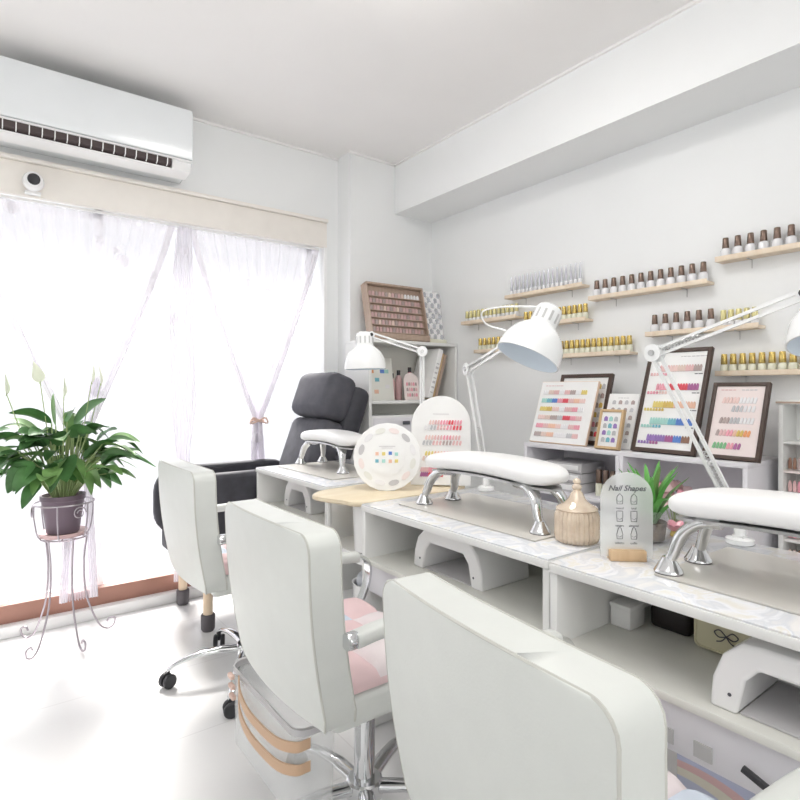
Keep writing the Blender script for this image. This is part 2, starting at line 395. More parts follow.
# ------------------------------------------------------------------ desks
def desk(label, x0, x1, y0, y1, z=.72):
    t = thing('nail_desk', label, 'desk', (x0, y0, 0), group=None)
    w_, d_ = y1-y0, x1-x0
    b = B(); box(b, 0, d_, 0, w_, z-.022, z-.004, .002); obj('tabletop', b, 'white_laminate', t)
    b = B(); box(b, .002, d_-.002, .002, w_-.002, z-.004, z, .001); obj('marbled_cover', b, 'marble', t)
    for yy in (0, w_-.018):
        b = B(); box(b, .004, d_, yy, yy+.018, .008, z-.022, .002); obj('side_panel', b, 'white_laminate', t)
    b = B(); box(b, d_-.014, d_-.004, .018, w_-.018, .46, z-.022); obj('back_panel', b, 'shelf_inner', t)
    b = B(); box(b, .006, d_-.014, .018, w_-.018, .535, .55, .001); obj('shelf', b, 'shelf_inner', t)
    b = B(); box(b, .02, .034, .018, w_-.018, .445, .535, .001); obj('apron', b, 'lilac_laminate', t)
    return t
desk2 = desk('nearest white desk, with black and cream boxes on its shelf', .955, 1.455, .0, .755)
for yy in (.50, .435):
    b = B(); box(b, .0165, .0215, yy, yy+.03, .458, .484); obj('notch', b, 'grey_notch', desk2)
desk1 = desk('middle white desk carrying the glass jar, behind the middle chair', .965, 1.475, .765, 1.495)
desk3 = desk('far white desk beside the black recliner', 1.03, 1.535, 1.835, 2.50)

def desk_mat(label, x0, x1, y0, y1):
    b = B(); box(b, x0, x1, y0, y1, .7205, .7245, .0015); return tag(obj('desk_mat', b, 'mat_beige'), label, 'mat')
desk_mat('beige mat under the armrest on the middle desk', 1.05, 1.36, .87, 1.41)
desk_mat('beige mat under the armrest on the nearest desk', 1.045, 1.36, .04, .575)
desk_mat('beige mat under the armrest on the far desk', 1.12, 1.42, 1.95, 2.46)

# armrests
def armrest(label, cx, cy, length=.46, rz=0, fl=None):
    t = thing('manicure_rest', label, 'armrest', (cx, cy, .7245), rz)
    # arched pad, long axis local Y
    b = B(); hl = length/2+.015; rings = []
    N = 24
    for i in range(N+1):
        s = math.sin((-1+2*i/N)*PI/2); y = s*hl
        wv = .080*max(0, 1-abs(s)**7)**.4
        wv = max(wv, .006); th = max(.004, .026*max(0, 1-abs(s)**9)**.5)
        zc = .146-.016*s*s
        rings.append([Vector((wv*math.copysign(abs(math.cos(a))**.55, math.cos(a)), y, zc+th*math.copysign(abs(math.sin(a))**.7, math.sin(a)))) for a in [2*PI*k/20 for k in range(20)]])
    loft(b, rings); obj('pad', b, 'leather_pad', t, ang=60)
    b = B(); rings = []
    for i in range(N+1):
        s = -1+2*i/N; y = s*(hl-.012); wv = max(.066*(1-abs(s)**5)**.5 if abs(s) < 1 else .01, .02); zc = .120-.016*s*s
        rings.append([Vector((wv*q, y, zc+h)) for q, h in ((1, 0), (1, -.006), (-1, -.006), (-1, 0))])
    loft(b, rings); obj('underplate', b, 'brushed', t)
    for sx in (-1, 1):
        for sy in (-1, 1):
            b = B()
            p = curve([(sx*.030, sy*(length/2-.09), .108), (sx*.038, sy*(length/2-.055), .104), (sx*.050, sy*(length/2-.026), .078), (sx*.058, sy*(length/2-.012), .04), (sx*.060, sy*(length/2-.004), .018)], 5)
            rings = []
            for i, q in enumerate(p):
                d = (p[min(i+1, len(p)-1)]-p[max(i-1, 0)]).normalized(); up = Vector((1, 0, 0)); up = (up-d*up.dot(d)).normalized(); sd = d.cross(up); k = i/(len(p)-1)
                ra = .030*(1-k)**1.2+.011*k; rb = .012*(1-k)+.010*k
                rings.append([q+up*ra*math.cos(a)+sd*rb*math.sin(a) for a in [2*PI*j/12 for j in range(12)]])
            loft(b, rings); leg = obj('leg', b, 'chrome', t, ang=60)
            b = B(); lathe(b, [(.012, .030), (.015, .024), (.024, .008), (.027, .004), (.027, .002)], (sx*.060, sy*(length/2-.003), 0), 20); lathe(b, [(.026, .003), (.026, 0)], (sx*.060, sy*(length/2-.003), 0), 20, mi=1)
            obj('foot', b, ['chrome', 'dark_cap'], leg, ang=50)
    return t
armrest('white padded armrest on chrome legs on the middle desk', 1.175, 1.135)
armrest('white padded armrest on chrome legs on the nearest desk, cut by the right edge', 1.135, .335)
armrest('white padded armrest on chrome legs beside the recliner', 1.30, 2.26, length=.40)

# UV lamps (opening faces -X)
def uv_lamp(label, x, yc, wd=.29, hh=.122, dep=.19):
    t = thing('nail_curing_lamp', label, 'curing lamp', (x, yc, .55))
    out = [(-wd/2, 0), (-wd/2+.004, .05), (-wd/2+.02, hh-.03), (-wd/2+.05, hh-.003), (-wd/2+.08, hh), (wd/2-.08, hh), (wd/2-.05, hh-.003), (wd/2-.02, hh-.03), (wd/2-.004, .05), (wd/2, 0)]
    inn = [(wd/2-.042, 0), (wd/2-.055, .06), (wd/2-.075, .083), (-wd/2+.075, .083), (-wd/2+.055, .06), (-wd/2+.042, 0)]
    b = B(); prism(b, out+inn, dep); obj('housing', b, 'white_plastic', t, bev=.006)
    b = B(); box(b, dep-.02, dep-.006, -wd/2+.04, wd/2-.04, .004, .088); obj('back_plate', b, 'white_laminate', t)
    b = B(); box(b, .008, dep-.02, -wd/2+.045, wd/2-.045, .001, .005, .001); obj('base_tray', b, 'print_grey', t)
    for yy in (-wd/2+.032, wd/2-.032):
        b = B(); lathe(b, [(.003, 0), (.003, .002)], (0, 0, 0), 10, mtx=Matrix.Translation((-.001, yy, .03)) @ Matrix.Rotation(PI/2, 4, 'Y')); obj('sensor', b, 'ink', t)
    return t
uv_lamp('white curing lamp on the shelf of the middle desk', 1.05, 1.19)
uv_lamp('white curing lamp beside the cream purse in the nearest desk', .985, .30)
uv_lamp('white curing lamp on the shelf of the far desk', 1.12, 2.26, wd=.26)

# ------------------------------------------------------------------ white office chairs
def chair(label, x, y, rz=0, star=0, top=.80):
    t = thing('office_chair', label, 'chair', (x, y, 0), rz)
    # backrest slab, outer face towards -X
    def bw(z):
        r = .035; z0 = .41
        w_ = .217+.008*(z-z0)/(top-z0)
        if z > top-r: w_ -= r-math.sqrt(max(0, r*r-(z-top+r)**2))*1.0
        if z < z0+.03: w_ -= .012*(1-(z-z0)/.03)
        return w_
    zs = [.41, .42, .44]+[.44+(top-.035-.44)*i/8 for i in range(1, 9)]+[top-.035+.035*math.sin(a) for a in (.35, .7, 1.0, 1.25, 1.42, PI/2)]
    NY = 12
    def xb(s, z, th):
        k = (z-.41)/(top-.41)
        crown = .012*(1-s*s)
        return -.245-.045*k+.012*math.sin(k*PI)*-1 + .018*s*s + (th if th == 0 else th-.0)-0*crown
    b = B(); V = {}
    for j, z in enumerate(zs):
        for i in range(NY+1):
            s = -1+2*i/NY
            for side, th in ((0, 0), (1, .072)):
                zz = z - (.007*s*s if j > 9 else 0)
                V[side, j, i] = b.verts.new((xb(s, z, th), s*bw(z), zz))
    nj = len(zs)
    for j in range(nj-1):
        for i in range(NY):
            b.faces.new((V[0, j, i], V[0, j, i+1], V[0, j+1, i+1], V[0, j+1, i])); b.faces.new((V[1, j, i], V[1, j+1, i], V[1, j+1, i+1], V[1, j, i+1]))
        for i in (0, NY): b.faces.new((V[0, j, i], V[1, j, i], V[1, j+1, i], V[0, j+1, i]))
    for i in range(NY):
        for j in (0, nj-1): b.faces.new((V[0, j, i], V[1, j, i], V[1, j, i+1], V[0, j, i+1]))
    edge = [[V[sd, j, 0].co.copy() for j in range(nj)]+[V[sd, nj-1, i].co.copy() for i in range(1, NY)]+[V[sd, j, NY].co.copy() for j in reversed(range(nj))] for sd in (0, 1)]
    back = obj('backrest', b, 'leather', t, bev=.007, ang=50)
    for eg in edge:
        b = B(); tube(b, [Vector((p.x+(.0015 if eg is edge[0] else -.0015), p.y*.995, p.z-.001)) for p in eg], .0026, 5); obj('piping', b, 'piping', back)
    b = B(); box(b, -.20, .095, -.20, .20, .385, .455, .018, seg=3); obj('seat', b, 'leather', t)
    # patchwork tufted cushion
    b = B(); NP, K = 3, 8; sx = .38/NP
    V = {}
    for i in range(NP*K+1):
        for j in range(NP*K+1):
            u, v = i/(NP*K), j/(NP*K); fu, fv = (u*NP) % 1, (v*NP) % 1
            h = .018*(abs(math.sin(PI*u*NP)*math.sin(PI*v*NP)))**.45
            ed = min(u, 1-u, v, 1-v); h += -.014*max(0, 1-ed/.05)
            V[i, j] = b.verts.new((-.18+.28*u, -.195+.39*v, .486+h))
    for i in range(NP*K):
        for j in range(NP*K):
            f = b.faces.new((V[i, j], V[i+1, j], V[i+1, j+1], V[i, j+1])); f.material_index = (i//K+2*(j//K)) % 3
    bd = [V[i, 0] for i in range(NP*K+1)]+[V[NP*K, j] for j in range(1, NP*K+1)]+[V[i, NP*K] for i in reversed(range(NP*K))]+[V[0, j] for j in reversed(range(1, NP*K))]
    lo = [b.verts.new((v.co.x*1.0, v.co.y, .456)) for v in bd]
    for i in range(len(bd)):
        f = b.faces.new((bd[i], bd[(i+1) % len(bd)], lo[(i+1) % len(bd)], lo[i])); f.material_index = 0
    b.faces.new(lo)
    obj('seat_cushion', b, ['pink_fabric', 'pale_fabric', 'blue_fabric'], t, ang=60)
    # arms
    for s in (-1, 1):
        yy = s*.232
        b = B(); p = curve([(-.175, yy, .588), (-.1, yy, .594), (.05, yy, .594), (.125, yy, .588)], 5); rings = []
        for q in p: rings.append([q+Vector((0, .02*math.copysign(abs(math.cos(a))**.6, math.cos(a)), .015*math.copysign(abs(math.sin(a))**.6, math.sin(a)))) for a in [2*PI*k/14 for k in range(14)]])
        loft(b, rings); arm = obj('armrest', b, 'leather', t, ang=60)
        b = B(); lathe(b, [(.016, 0), (.0175, .004), (.0175, .022), (.016, .026)], seg=16, mtx=Matrix.Translation((-.195, yy, .588)) @ Matrix.Rotation(PI/2, 4, 'Y')); obj('end_ring', b, 'chrome', arm)
        b = B(); p = curve([(.115, yy, .592), (.145, yy, .585), (.165, yy, .555), (.158, yy, .50), (.12, yy, .43), (.06, yy*.95, .385), (.0, yy*.80, .38)], 6); rings = []
        for i, q in enumerate(p):
            d = (p[min(i+1, len(p)-1)]-p[max(i-1, 0)]).normalized(); sd = Vector((0, 1, 0)); nn = d.cross(sd).normalized()
            rings.append([q+sd*a+nn*c for a, c in ((-.014, -.004), (.014, -.004), (.014, .004), (-.014, .004))])
        loft(b, rings); obj('chrome_loop', b, 'chrome', arm, ang=40)
    b = B(); box(b, -.09, .09, -.06, .06, .37, .396, .006); obj('tilt_mechanism', b, 'black_rubber', t)
    b = B(); lathe(b, [(.014, .36), (.014, .30)], seg=16); lathe(b, [(.024, .315), (.026, .31), (.026, .085), (.03, .08)], seg=20, mi=0); obj('gas_cylinder', b, 'chrome', t)
    b = B(); lathe(b, [(.028, .325), (.03, .32), (.03, .295), (.027, .29)], seg=20); obj('collar', b, 'black_rubber', t)
    b = B(); lathe(b, [(.04, .12), (.045, .115), (.045, .075), (.04, .07)], seg=20); obj('hub', b, 'chrome', t)
    for k in range(5):
        a = math.radians(star+72*k); d = Vector((math.cos(a), math.sin(a), 0)); sd = Vector((-d.y, d.x, 0))
        b = B(); rings = []
        for r, z, wv, hv in ((.03, .10, .02, .016), (.10, .108, .019, .013), (.17, .105, .017, .011), (.235, .090, .014, .009), (.27, .074, .012, .008), (.288, .062, .012, .008)):
            q = d*r+Vector((0, 0, z)); rings.append([q+sd*wv*math.cos(c)+Vector((0, 0, hv*math.sin(c))) for c in [2*PI*j/12 for j in range(12)]])
        loft(b, rings); arm = obj('base_arm', b, 'chrome', t, ang=60)
        ca = a+k*1.3+.6; q = d*.285; wd_ = Vector((-math.sin(ca), math.cos(ca), 0))
        b = B(); 
        for s in (-1, 1):
            rr = []
            for o_, r_ in ((.006, .0), (.006, .023), (.010, .0255), (.018, .0255), (.022, .022), (.022, .0)):
                c0 = q+Vector((0, 0, .0265))+wd_*o_*s; pp = []
                for j in range(16):
                    an = 2*PI*j/16; pp.append(c0+Vector((math.cos(ca)*math.cos(an), math.sin(ca)*math.cos(an), math.sin(an)))*max(r_, .001))
                rr.append(pp)
            loft(b, rr)
        tube(b, [q+Vector((0, 0, .03)), q+Vector((0, 0, .06))], .008, 8)
        obj('caster', b, 'black_rubber', arm, ang=40)
    return t
chair('white leather office chair nearest the camera, filling the lower middle', .765, .488, math.radians(-6), 20, top=.79)
chair('white leather office chair in the middle, tan-strapped bag below it', .765, 1.17, 0, 27, top=.81)
chair('white leather office chair farthest away, between window and far desk', .82, 2.06, 0, 165, top=.82)

# ------------------------------------------------------------------ bag on the base of the middle chair
bg = thing('clear_bag', 'translucent box bag with tan straps under the middle chair', 'bag', (.60, 1.30, .126))
b = B(); hw, hl = .055, .20
o1 = rrect(-hw, hw, -hl, hl, .035, 5); rings = [[Vector((u*s, v*s, z)) for u, v in o1] for s, z in ((.86, 0), (.96, .01), (1.0, .21))]
inner = [[Vector((u*s, v*s, z)) for u, v in o1] for s, z in ((.985, .21), (.94, .013))]
loft(b, rings+inner); obj('body', b, 'clear_vinyl', bg, ang=50)
b = B(); loft(b, [[Vector((u*s, v*s, z)) for u, v in o1] for s, z in ((1.0, .198), (1.02, .200), (1.02, .214), (.97, .214), (.97, .198))], cap=False); obj('rim', b, 'print_grey', bg)
for zz, dz, mm in ((.165, -.05, 'tan_strap'), (.115, -.06, 'tan_strap')):
    b = B(); p = curve([(-hw-.006, .12, zz+.035), (-hw-.014, .09, zz+.012), (-hw-.018, .03, zz-.004), (-hw-.018, -.06, zz-.004), (-hw-.014, -.14, zz+.004), (-hw+.004, -.192, zz+.014), (-hw+.03, -.204, zz+.02)], 6)
    loft(b, [[q+Vector((o_, 0, h_)) for o_, h_ in ((-.002, -.012), (.002, -.012), (.002, .012), (-.002, .012))] for q in p]); obj('strap', b, mm, bg)
b = B()
for yy, zz in ((.17, .19), (.165, .165), (.16, .14)): box(b, -hw-.014, -hw-.002, yy-.014, yy+.014, zz-.006, zz+.006, .003)
obj('buckle', b, 'rose_strap', bg)

# ------------------------------------------------------------------ recliner
rc = thing('recliner', 'black cushioned recliner on wooden legs in the window corner', 'armchair', (1.16, 2.735, 0.0), math.radians(0))
def cushion(name, x0, x1, y0, y1, z0, z1, bev, m, lean=0, par=None, zp=None):
    b = B(); box(b, x0, x1, y0, y1, z0, z1, bev, seg=4)
    zp = z0 if zp is None else zp
    R_ = Matrix.Translation((x0, 0, zp)) @ Matrix.Rotation(lean, 4, 'Y') @ Matrix.Translation((-x0, 0, -zp))
    for v in b.verts: v.co = R_ @ v.co
    o = obj(name, b, m, par or rc, ang=60); return o
for (x, y) in ((-.34, -.20), (-.34, .19), (.30, -.20), (.30, .19)):
    b = B(); lathe(b, [(.021, .30), (.021, .03), (.019, .002)], (x, y, 0), 16); lg = obj('leg', b, 'leg_wood', rc)
    b = B(); lathe(b, [(.028, .075), (.031, .07), (.030, .01), (.024, .0)], (x, y, 0), 18); obj('leg_cap', b, 'dark_cap', lg)
cushion('seat_frame', -.44, .36, -.215, .21, .30, .42, .02, 'black_fabric')
cushion('seat', -.46, .20, -.165, .165, .42, .58, .045, 'charcoal_fabric')
for s in (-1, 1):
    b = B(); prism(b, rrect(-.48, .24, .36, .70, .12, 6), .07, mtx=Matrix.Translation((0, -.148 if s < 0 else .218, 0)) @ Matrix.Rotation(-PI/2, 4, 'Z') ); obj('armrest', b, 'black_fabric', rc, bev=.022)
cushion('back_cushion', .10, .27, -.20, .19, .50, .97, .05, 'charcoal_fabric', math.radians(20), zp=.5)
cushion('back_shell', .22, .34, -.215, .205, .46, 1.15, .05, 'black_fabric', math.radians(20), zp=.5)
hc = cushion('head_cushion', .06, .24, -.205, .195, .985, 1.235, .055, 'charcoal_fabric', math.radians(20), zp=.5)

# ------------------------------------------------------------------ leafy plant in wire stand
ps = thing('plant_stand', 'curly wire plant stand holding the big leafy pot', 'plant stand', (.29, 2.79, 0))
b = B(); tube(b, [(.115*math.cos(t), .115*math.sin(t), .60) for t in [i*PI/12 for i in range(25)]], .0035, 6); tube(b, [(.088*math.cos(t), .088*math.sin(t), .452) for t in [i*PI/12 for i in range(25)]], .0035, 6)
for k in range(6):
    a = k*PI/3+.2; d = Vector((math.cos(a), math.sin(a), 0)); tube(b, curve([d*.115+Vector((0, 0, .60)), d*.112+Vector((0, 0, .53)), d*.088+Vector((0, 0, .452)), Vector((0, 0, .448))], 5), .003, 6)
for k in range(3):
    a = k*2*PI/3+.9; d = Vector((math.cos(a), math.sin(a), 0)); s = Vector((-d.y, d.x, 0)); cc = d*.118+Vector((0, 0, .565))
    tube(b, [cc+(s*math.cos(t)+Vector((0, 0, 1))*math.sin(t))*(.028-.002*t) for t in [i*PI/6 for i in range(19)]], .0025, 6)
obj('basket', b, 'wire_grey', ps)
for a in (-1.3, .1, 2.4, 3.9):
    d = Vector((math.cos(a), math.sin(a), 0)); Z = Vector((0, 0, 1))
    p = curve([d*.088+Z*.455, d*.075+Z*.33, d*.085+Z*.18, d*.13+Z*.05, d*.165+Z*.012, d*.195+Z*.02, d*.20+Z*.048, d*.178+Z*.056, d*.168+Z*.04], 6)
    b = B(); tube(b, p, .004, 7); obj('leg', b, 'wire_grey', ps)
pl = thing('potted_plant', 'big leafy green plant with pale spathes in plum pot by the window', 'plant', (.285, 2.79, .456))
b = B(); lathe(b, [(.055, .015), (.062, .02), (.080, .155), (.086, .158), (.086, .178), (.078, .178), (.072, .16)], seg=28); obj('pot', b, 'pot_plum', pl)
b = B(); lathe(b, [(.06, 0), (.085, .004), (.092, .022), (.088, .022), (.06, .01)], seg=28); obj('saucer', b, 'pot_saucer', pl)
b = B(); lathe(b, [(.073, .155), (.073, .163), (.03, .168)], seg=20); obj('soil', b, 'soil', pl)
def leaf_mesh(b, base, tip, wid, droop, mi=0, stem_mi=1, bend=0.0, stem_t=.5):
    base, tip = Vector(base), Vector(tip); mid = (base+tip)/2+Vector((0, 0, droop))
    p = curve([base, base*.45+mid*.55+Vector((0, 0, droop*.3)), mid, tip], 6)
    k0 = int(len(p)*stem_t); tube(b, p[:k0+1], [.0035]*(k0)+[.002], 5, mi=stem_mi)
    q = p[k0:]; n_ = len(q); rows = []
    for i, c in enumerate(q):
        t = i/(n_-1); d = (q[min(i+1, n_-1)]-q[max(i-1, 0)]).normalized(); sd = d.cross(Vector((0, 0, 1)))
        if sd.length < .1: sd = Vector((1, 0, 0))
        sd.normalize(); sd = (Matrix.Rotation(bend, 3, d) @ sd); nm = sd.cross(d).normalized()
        wv = wid*(math.sin(PI*min(1, t**.75+.02))**.8)*(1-.15*t)
        rows.append([c-sd*wv+nm*wv*.25, c-sd*wv*.5+nm*wv*.05, c-nm*wv*.06, c+sd*wv*.5+nm*wv*.05, c+sd*wv+nm*wv*.25])
    loft(b, rows, False, False, mi)
rnd = random.Random(11)
def blade_leaf(b, base, start, tip, wid, arch, roll):
    """petiole from base to start, then a broad arching blade from start to tip"""
    base, start, tip = Vector(base), Vector(start), Vector(tip)
    tube(b, curve([base, (base*.5+start*.5)+Vector((0, 0, .03)), start], 5), .0028, 5, mi=1)
    mid = (start+tip)/2+Vector((0, 0, arch)); q = curve([start, mid, tip], 6); n_ = len(q); rows = []
    for i, c in enumerate(q):
        t = i/(n_-1); d = (q[min(i+1, n_-1)]-q[max(i-1, 0)]).normalized(); sd = d.cross(Vector((0, 0, 1)))
        if sd.length < .1: sd = Vector((.6, -.8, 0))
        sd.normalize(); sd = Matrix.Rotation(roll, 3, d) @ sd; nm = sd.cross(d).normalized()
        wv = wid*max(.02, math.sin(PI*t**.8))**.7
        rows.append([c-sd*wv+nm*wv*.22, c-sd*wv*.5+nm*wv*.02, c-nm*wv*.08, c+sd*wv*.5+nm*wv*.02, c+sd*wv+nm*wv*.22])
    loft(b, rows, False, False, 0)
spec = []
for k in range(84):
    a = rnd.uniform(0, 2*PI); r1 = rnd.uniform(.04, .19); h1 = .27+rnd.uniform(-.02, .26)*(1-r1*1.8)
    spec.append((a, r1, h1, rnd.uniform(.11, .17), rnd.uniform(.027, .045), rnd.uniform(-.9, .5)))
for k in range(12):   # long thin arching leaves, mostly to the sides
    a = rnd.choice([-.3, .1, -.6, 3.0, 3.4, 2.7])+rnd.uniform(-.3, .3)
    spec.append((a, rnd.uniform(.15, .22), rnd.uniform(.28, .42), .17, .016, -.35))
spec += [(-.2, .04, .47, .17, .048, .75), (2.6, .03, .47, .14, .034, 1.5), (3.0, .08, .44, .15, .04, .4), (-1.0, .05, .42, .15, .045, .2), (-2.2, .09, .42, .15, .045, .0), (-1.6, .10, .34, .15, .05, -.6), (-1.2, .12, .30, .15, .05, -.8), (3.3, .16, .36, .16, .045, -.1), (-.5, .14, .38, .16, .035, .1), (-2.6, .10, .24, .12, .035, -.9)]
for a, r1, h1, ln_, wd_, rise in spec:
    d = Vector((math.cos(a), math.sin(a), 0)); fy = .45 if d.y > 0 else .85
    st = Vector((d.x*r1, d.y*r1*fy, h1)); tp = st+Vector((d.x*ln_*math.cos(rise), d.y*ln_*fy*math.cos(rise), ln_*math.sin(rise)))
    tp.y = min(tp.y, .15); tp.x = max(tp.x, -.33)
    b = B(); blade_leaf(b, (d.x*.035, d.y*.035, .163), st, tp, wd_, .018, rnd.uniform(-.6, .6))
    o = obj('leaf', b, [rnd.choice(['leaf', 'leaf', 'leaf_light']), 'stem'], pl, ang=80)
for dx, dy, h, tw in ((-.20, -.02, .61, .2), (-.085, -.02, .66, -.3), (0.0, -.02, .60, .3), (.105, -.02, .66, .5), (.15, .03, .655, .1)):
    b = B(); p = curve([(dx*.1, dy*.1, .165), (dx*.6, dy, h*.6), (dx, dy*1.2, h)], 8); tube(b, p, .002, 5, mi=1)
    leaf_mesh(b, p[-1]-Vector((0, 0, .01)), p[-1]+Vector((tw*.04-.012, 0, .085)), .027, .004, 0, 1, 1.2, .1); obj('flower', b, ['spathe', 'stem'], pl, ang=80)

# ------------------------------------------------------------------ bookcase by the column
bc = thing('bookcase', 'white narrow bookcase against the column behind the desks', 'bookcase', (0, 0, 0))
BX0, BX1, BY0, BY1, BZ = 1.715, 2.37, 2.575, 2.825, 1.365
b = B(); box(b, BX0, BX0+.018, BY0, BY1, 0, BZ-.018, .001); obj('side_panel', b, 'white_laminate', bc)
b = B(); box(b, BX1-.018, BX1, BY0, BY1, 0, BZ-.018, .001); obj('side_panel', b, 'white_laminate', bc)
b = B(); box(b, BX0, BX1, BY0, BY1, BZ-.018, BZ, .001); obj('top_board', b, 'white_laminate', bc)
for z in (.05, .40, .70, 1.02):
    b = B(); box(b, BX0+.018, BX1-.018, BY0+.003, BY1-.01, z-.018, z, .001); obj('shelf', b, 'white_laminate', bc)
b = B(); box(b, BX0+.018, BX1-.018, BY1-.01, BY1-.004, 0, BZ-.018); obj('back_panel', b, 'shelf_inner', bc)

# kraft display box with rows of tips, leaning back
def tilt(loc, rz, lean):   # local: panel lies in YZ, faces -X, leans back towards +X
    return Matrix.Translation(loc) @ Matrix.Rotation(rz, 4, 'Z') @ Matrix.Rotation(lean, 4, 'Y')
def panel_thing(name, label, cat, loc, rz, lean, group=None):
    t = thing(name, label, cat, loc, 0, group); t.rotation_euler = (0, lean, 0) if rz == 0 else Matrix.to_euler((Matrix.Rotation(rz, 4, 'Z') @ Matrix.Rotation(lean, 4, 'Y')))
    return t
def tips_row(b, y0, y1, z, n_, w_, h, cols, x=0, mats=None, tilt_=0.0):
    """row of nail-shaped tips standing slightly proud of a -X facing panel"""
    for i in range(n_):
        y = y0+(y1-y0)*(i+.5)/n_
        mi = cols(i)
        pts = [(-w_/2, -h/2), (w_/2, -h/2), (w_/2, h*.15), (w_*.3, h*.42), (0, h/2), (-w_*.3, h*.42), (-w_/2, h*.15)]
        c = math.cos(tilt_); s = math.sin(tilt_)
        prism(b, [(y+p*c-q*s, z+p*s+q*c) for p, q in pts], -.003, mi=mi, mtx=Matrix.Translation((x, 0, 0)))
NR = -PI/2   # rotation turning a -X facing panel to face... (used for the bookcase)
kb = panel_thing('tip_display_case', 'brown display case with rows of mauve nail tips on the bookcase', 'display case', (1.99, 2.66, BZ+.003), PI/2+math.radians(-2), math.radians(13))
KW, KH = .41, .345
b = B(); box(b, 0, .035, -KW/2, KW/2, 0, KH, .002); obj('tray', b, 'kraft', kb)
b = B(); box(b, -.03, 0, -KW/2, -KW/2+.008, 0, KH, .001); box(b, -.03, 0, KW/2-.008, KW/2, 0, KH, .001); box(b, -.03, 0, -KW/2, KW/2, KH-.012, KH, .001); box(b, -.035, 0, -KW/2, KW/2, 0, .035, .001); obj('rim', b, 'kraft', kb)
for r in range(6):
    b = B(); z = .065+r*.044
    cols = (lambda i: 1 if (r == 5 and 11 <= i) else (2 if (i+r) % 5 == 0 else 0))
    tips_row(b, -KW/2+.02, KW/2-.02, z, 16, .018, .032, lambda i, r=r: 1 if (r == 5 and i <= 4) else (2 if (i+r) % 3 == 0 else (3 if (i*r) % 4 == 1 else 0)), x=-.004, tilt_=.12)
    obj('tip_row', b, ['mauve', 'tip_white', 'tip_taupe', 'tip_nude'], kb)
    b = B(); box(b, -.016, 0, -KW/2+.01, KW/2-.01, z-.021, z-.017); obj('ledge', b, 'kraft', kb)
sb = panel_thing('tip_sample_board', 'silver grid of clear nail tips beside the brown case', 'display board', (2.292, 2.70, BZ+.002), PI/2, math.radians(9))
b = B(); box(b, 0, .01, -.085, .085, .0, .345, .002); obj('board', b, 'board_white', sb)
b = B(); box(b, -.03, .03, -.08, .08, 0, .028, .003); obj('base', b, 'bottle_cream', sb)
for r in range(9):
    b = B(); tips_row(b, -.082, .082, .050+r*.034, 6, .026, .032, lambda i, r=r: (i+r) % 2, tilt_=.3*(-1)**r); obj('tip_row', b, ['silver_tip', 'tip_white'], sb)

# items on the bookcase shelf
def card(name, label, cat, loc, rz, lean, w_, h, m='board_white', th=.006):
    t = panel_thing(name, label, cat, loc, rz, lean)
    b = B(); box(b, 0, th, -w_/2, w_/2, 0, h, .001); obj('card', b, m, t)
    return t
c1 = card('design_card', 'grey card with small coloured pictures on the bookcase shelf', 'card', (1.872, 2.68, 1.021), PI/2, math.radians(8), .19, .25, 'shelf_inner')
for (yy, zz, mm) in ((.055, .17, 'tip_orange'), (-.02, .17, 'tip_blue'), (-.05, .17, 'tip_mint'), (.02, .12, 'tip_teal'), (-.05, .08, 'tip_white'), (.03, .05, 'tip_peach')):
    b = B(); box(b, -.001, .001, yy-.015, yy+.015, zz-.011, zz+.011); obj('picture', b, mm, c1)
c2 = card('arch_card', 'small white arched card with pink samples, standing on the bookcase shelf', 'card', (2.075, 2.645, 1.021), PI/2, math.radians(8), .10, .001)
b = B(); prism(b, [(-.055, 0), (.055, 0)]+[(.055*math.cos(a), .11+.055*math.sin(a)) for a in [i*PI/10 for i in range(11)]], .005); obj('arch_board', b, 'board_pink', c2)
b = B()
for r in range(3): tips_row(b, -.042, .042, .03+r*.033, 5, .012, .02, lambda i, r=r: (i+r) % 3)
obj('tip_row', b, ['tip_pink', 'tip_rose', 'tip_taupe'], c2)
for i, (xx, mm, lb) in enumerate(((1.99, 'tip_rose', 'rose'), (2.04, 'mauve', 'mauve'), (2.125, 'tip_pink', 'pink'))):
    t = thing('perfume_bottle', 'small %s bottle behind the arched card on the bookcase shelf' % lb, 'bottle', (xx, 2.74, 1.02))
    b = B(); lathe(b, [(.018, 0), (.02, .005), (.02, .11+.02*i), (.01, .13+.02*i)], seg=16); obj('body', b, mm, t)
    b = B(); lathe(b, [(.011, .13+.02*i), (.011, .16+.02*i)], seg=12); obj('cap', b, 'black_rubber', t)
fb = card('file_folder', 'white printed folder leaning at the right of the bookcase shelf', 'folder', (2.20, 2.69, 1.021), PI/2, 0, .001, .001)
def leaning_slab(name, label, x, y0, y1, z0, w_, h, m, ang, cat='folder'):
    t = thing(name, label, cat, (x, y0, z0)); t.rotation_euler = (0, ang, 0)
    b = B(); box(b, -w_, 0, 0, y1-y0, 0, h, .002); obj('cover', b, m, t); return t
for ch in list(fb.children): bpy.data.objects.remove(ch)
bpy.data.objects.remove(fb)
t = leaning_slab('file_folder', 'white printed folder leaning at the right of the bookcase shelf', 2.178, 2.585, 2.78, 1.030, .035, .305, 'board_white', math.radians(17))
b = B()
for i in range(7): box(b, -.028, -.008+(i % 2)*.002, -.001, .001, .03+i*.03, .036+i*.03+(i % 3)*.004)
obj('print', b, 'print_grey', t)
for k, (mm, lb) in enumerate((('tan_frame', 'tan folder leaning right of the white folder on the bookcase'), ('kraft', 'brown folder last against the right side of the bookcase shelf'))):
    leaning_slab('file_folder', lb, 2.204+k*.024, 2.60, 2.79, 1.025, .020, .29-.01*k, mm, math.radians(17))
db = thing('drawer_box', 'white two-drawer box on the lower bookcase shelf', 'drawer box', (1.90, 2.60, .70))
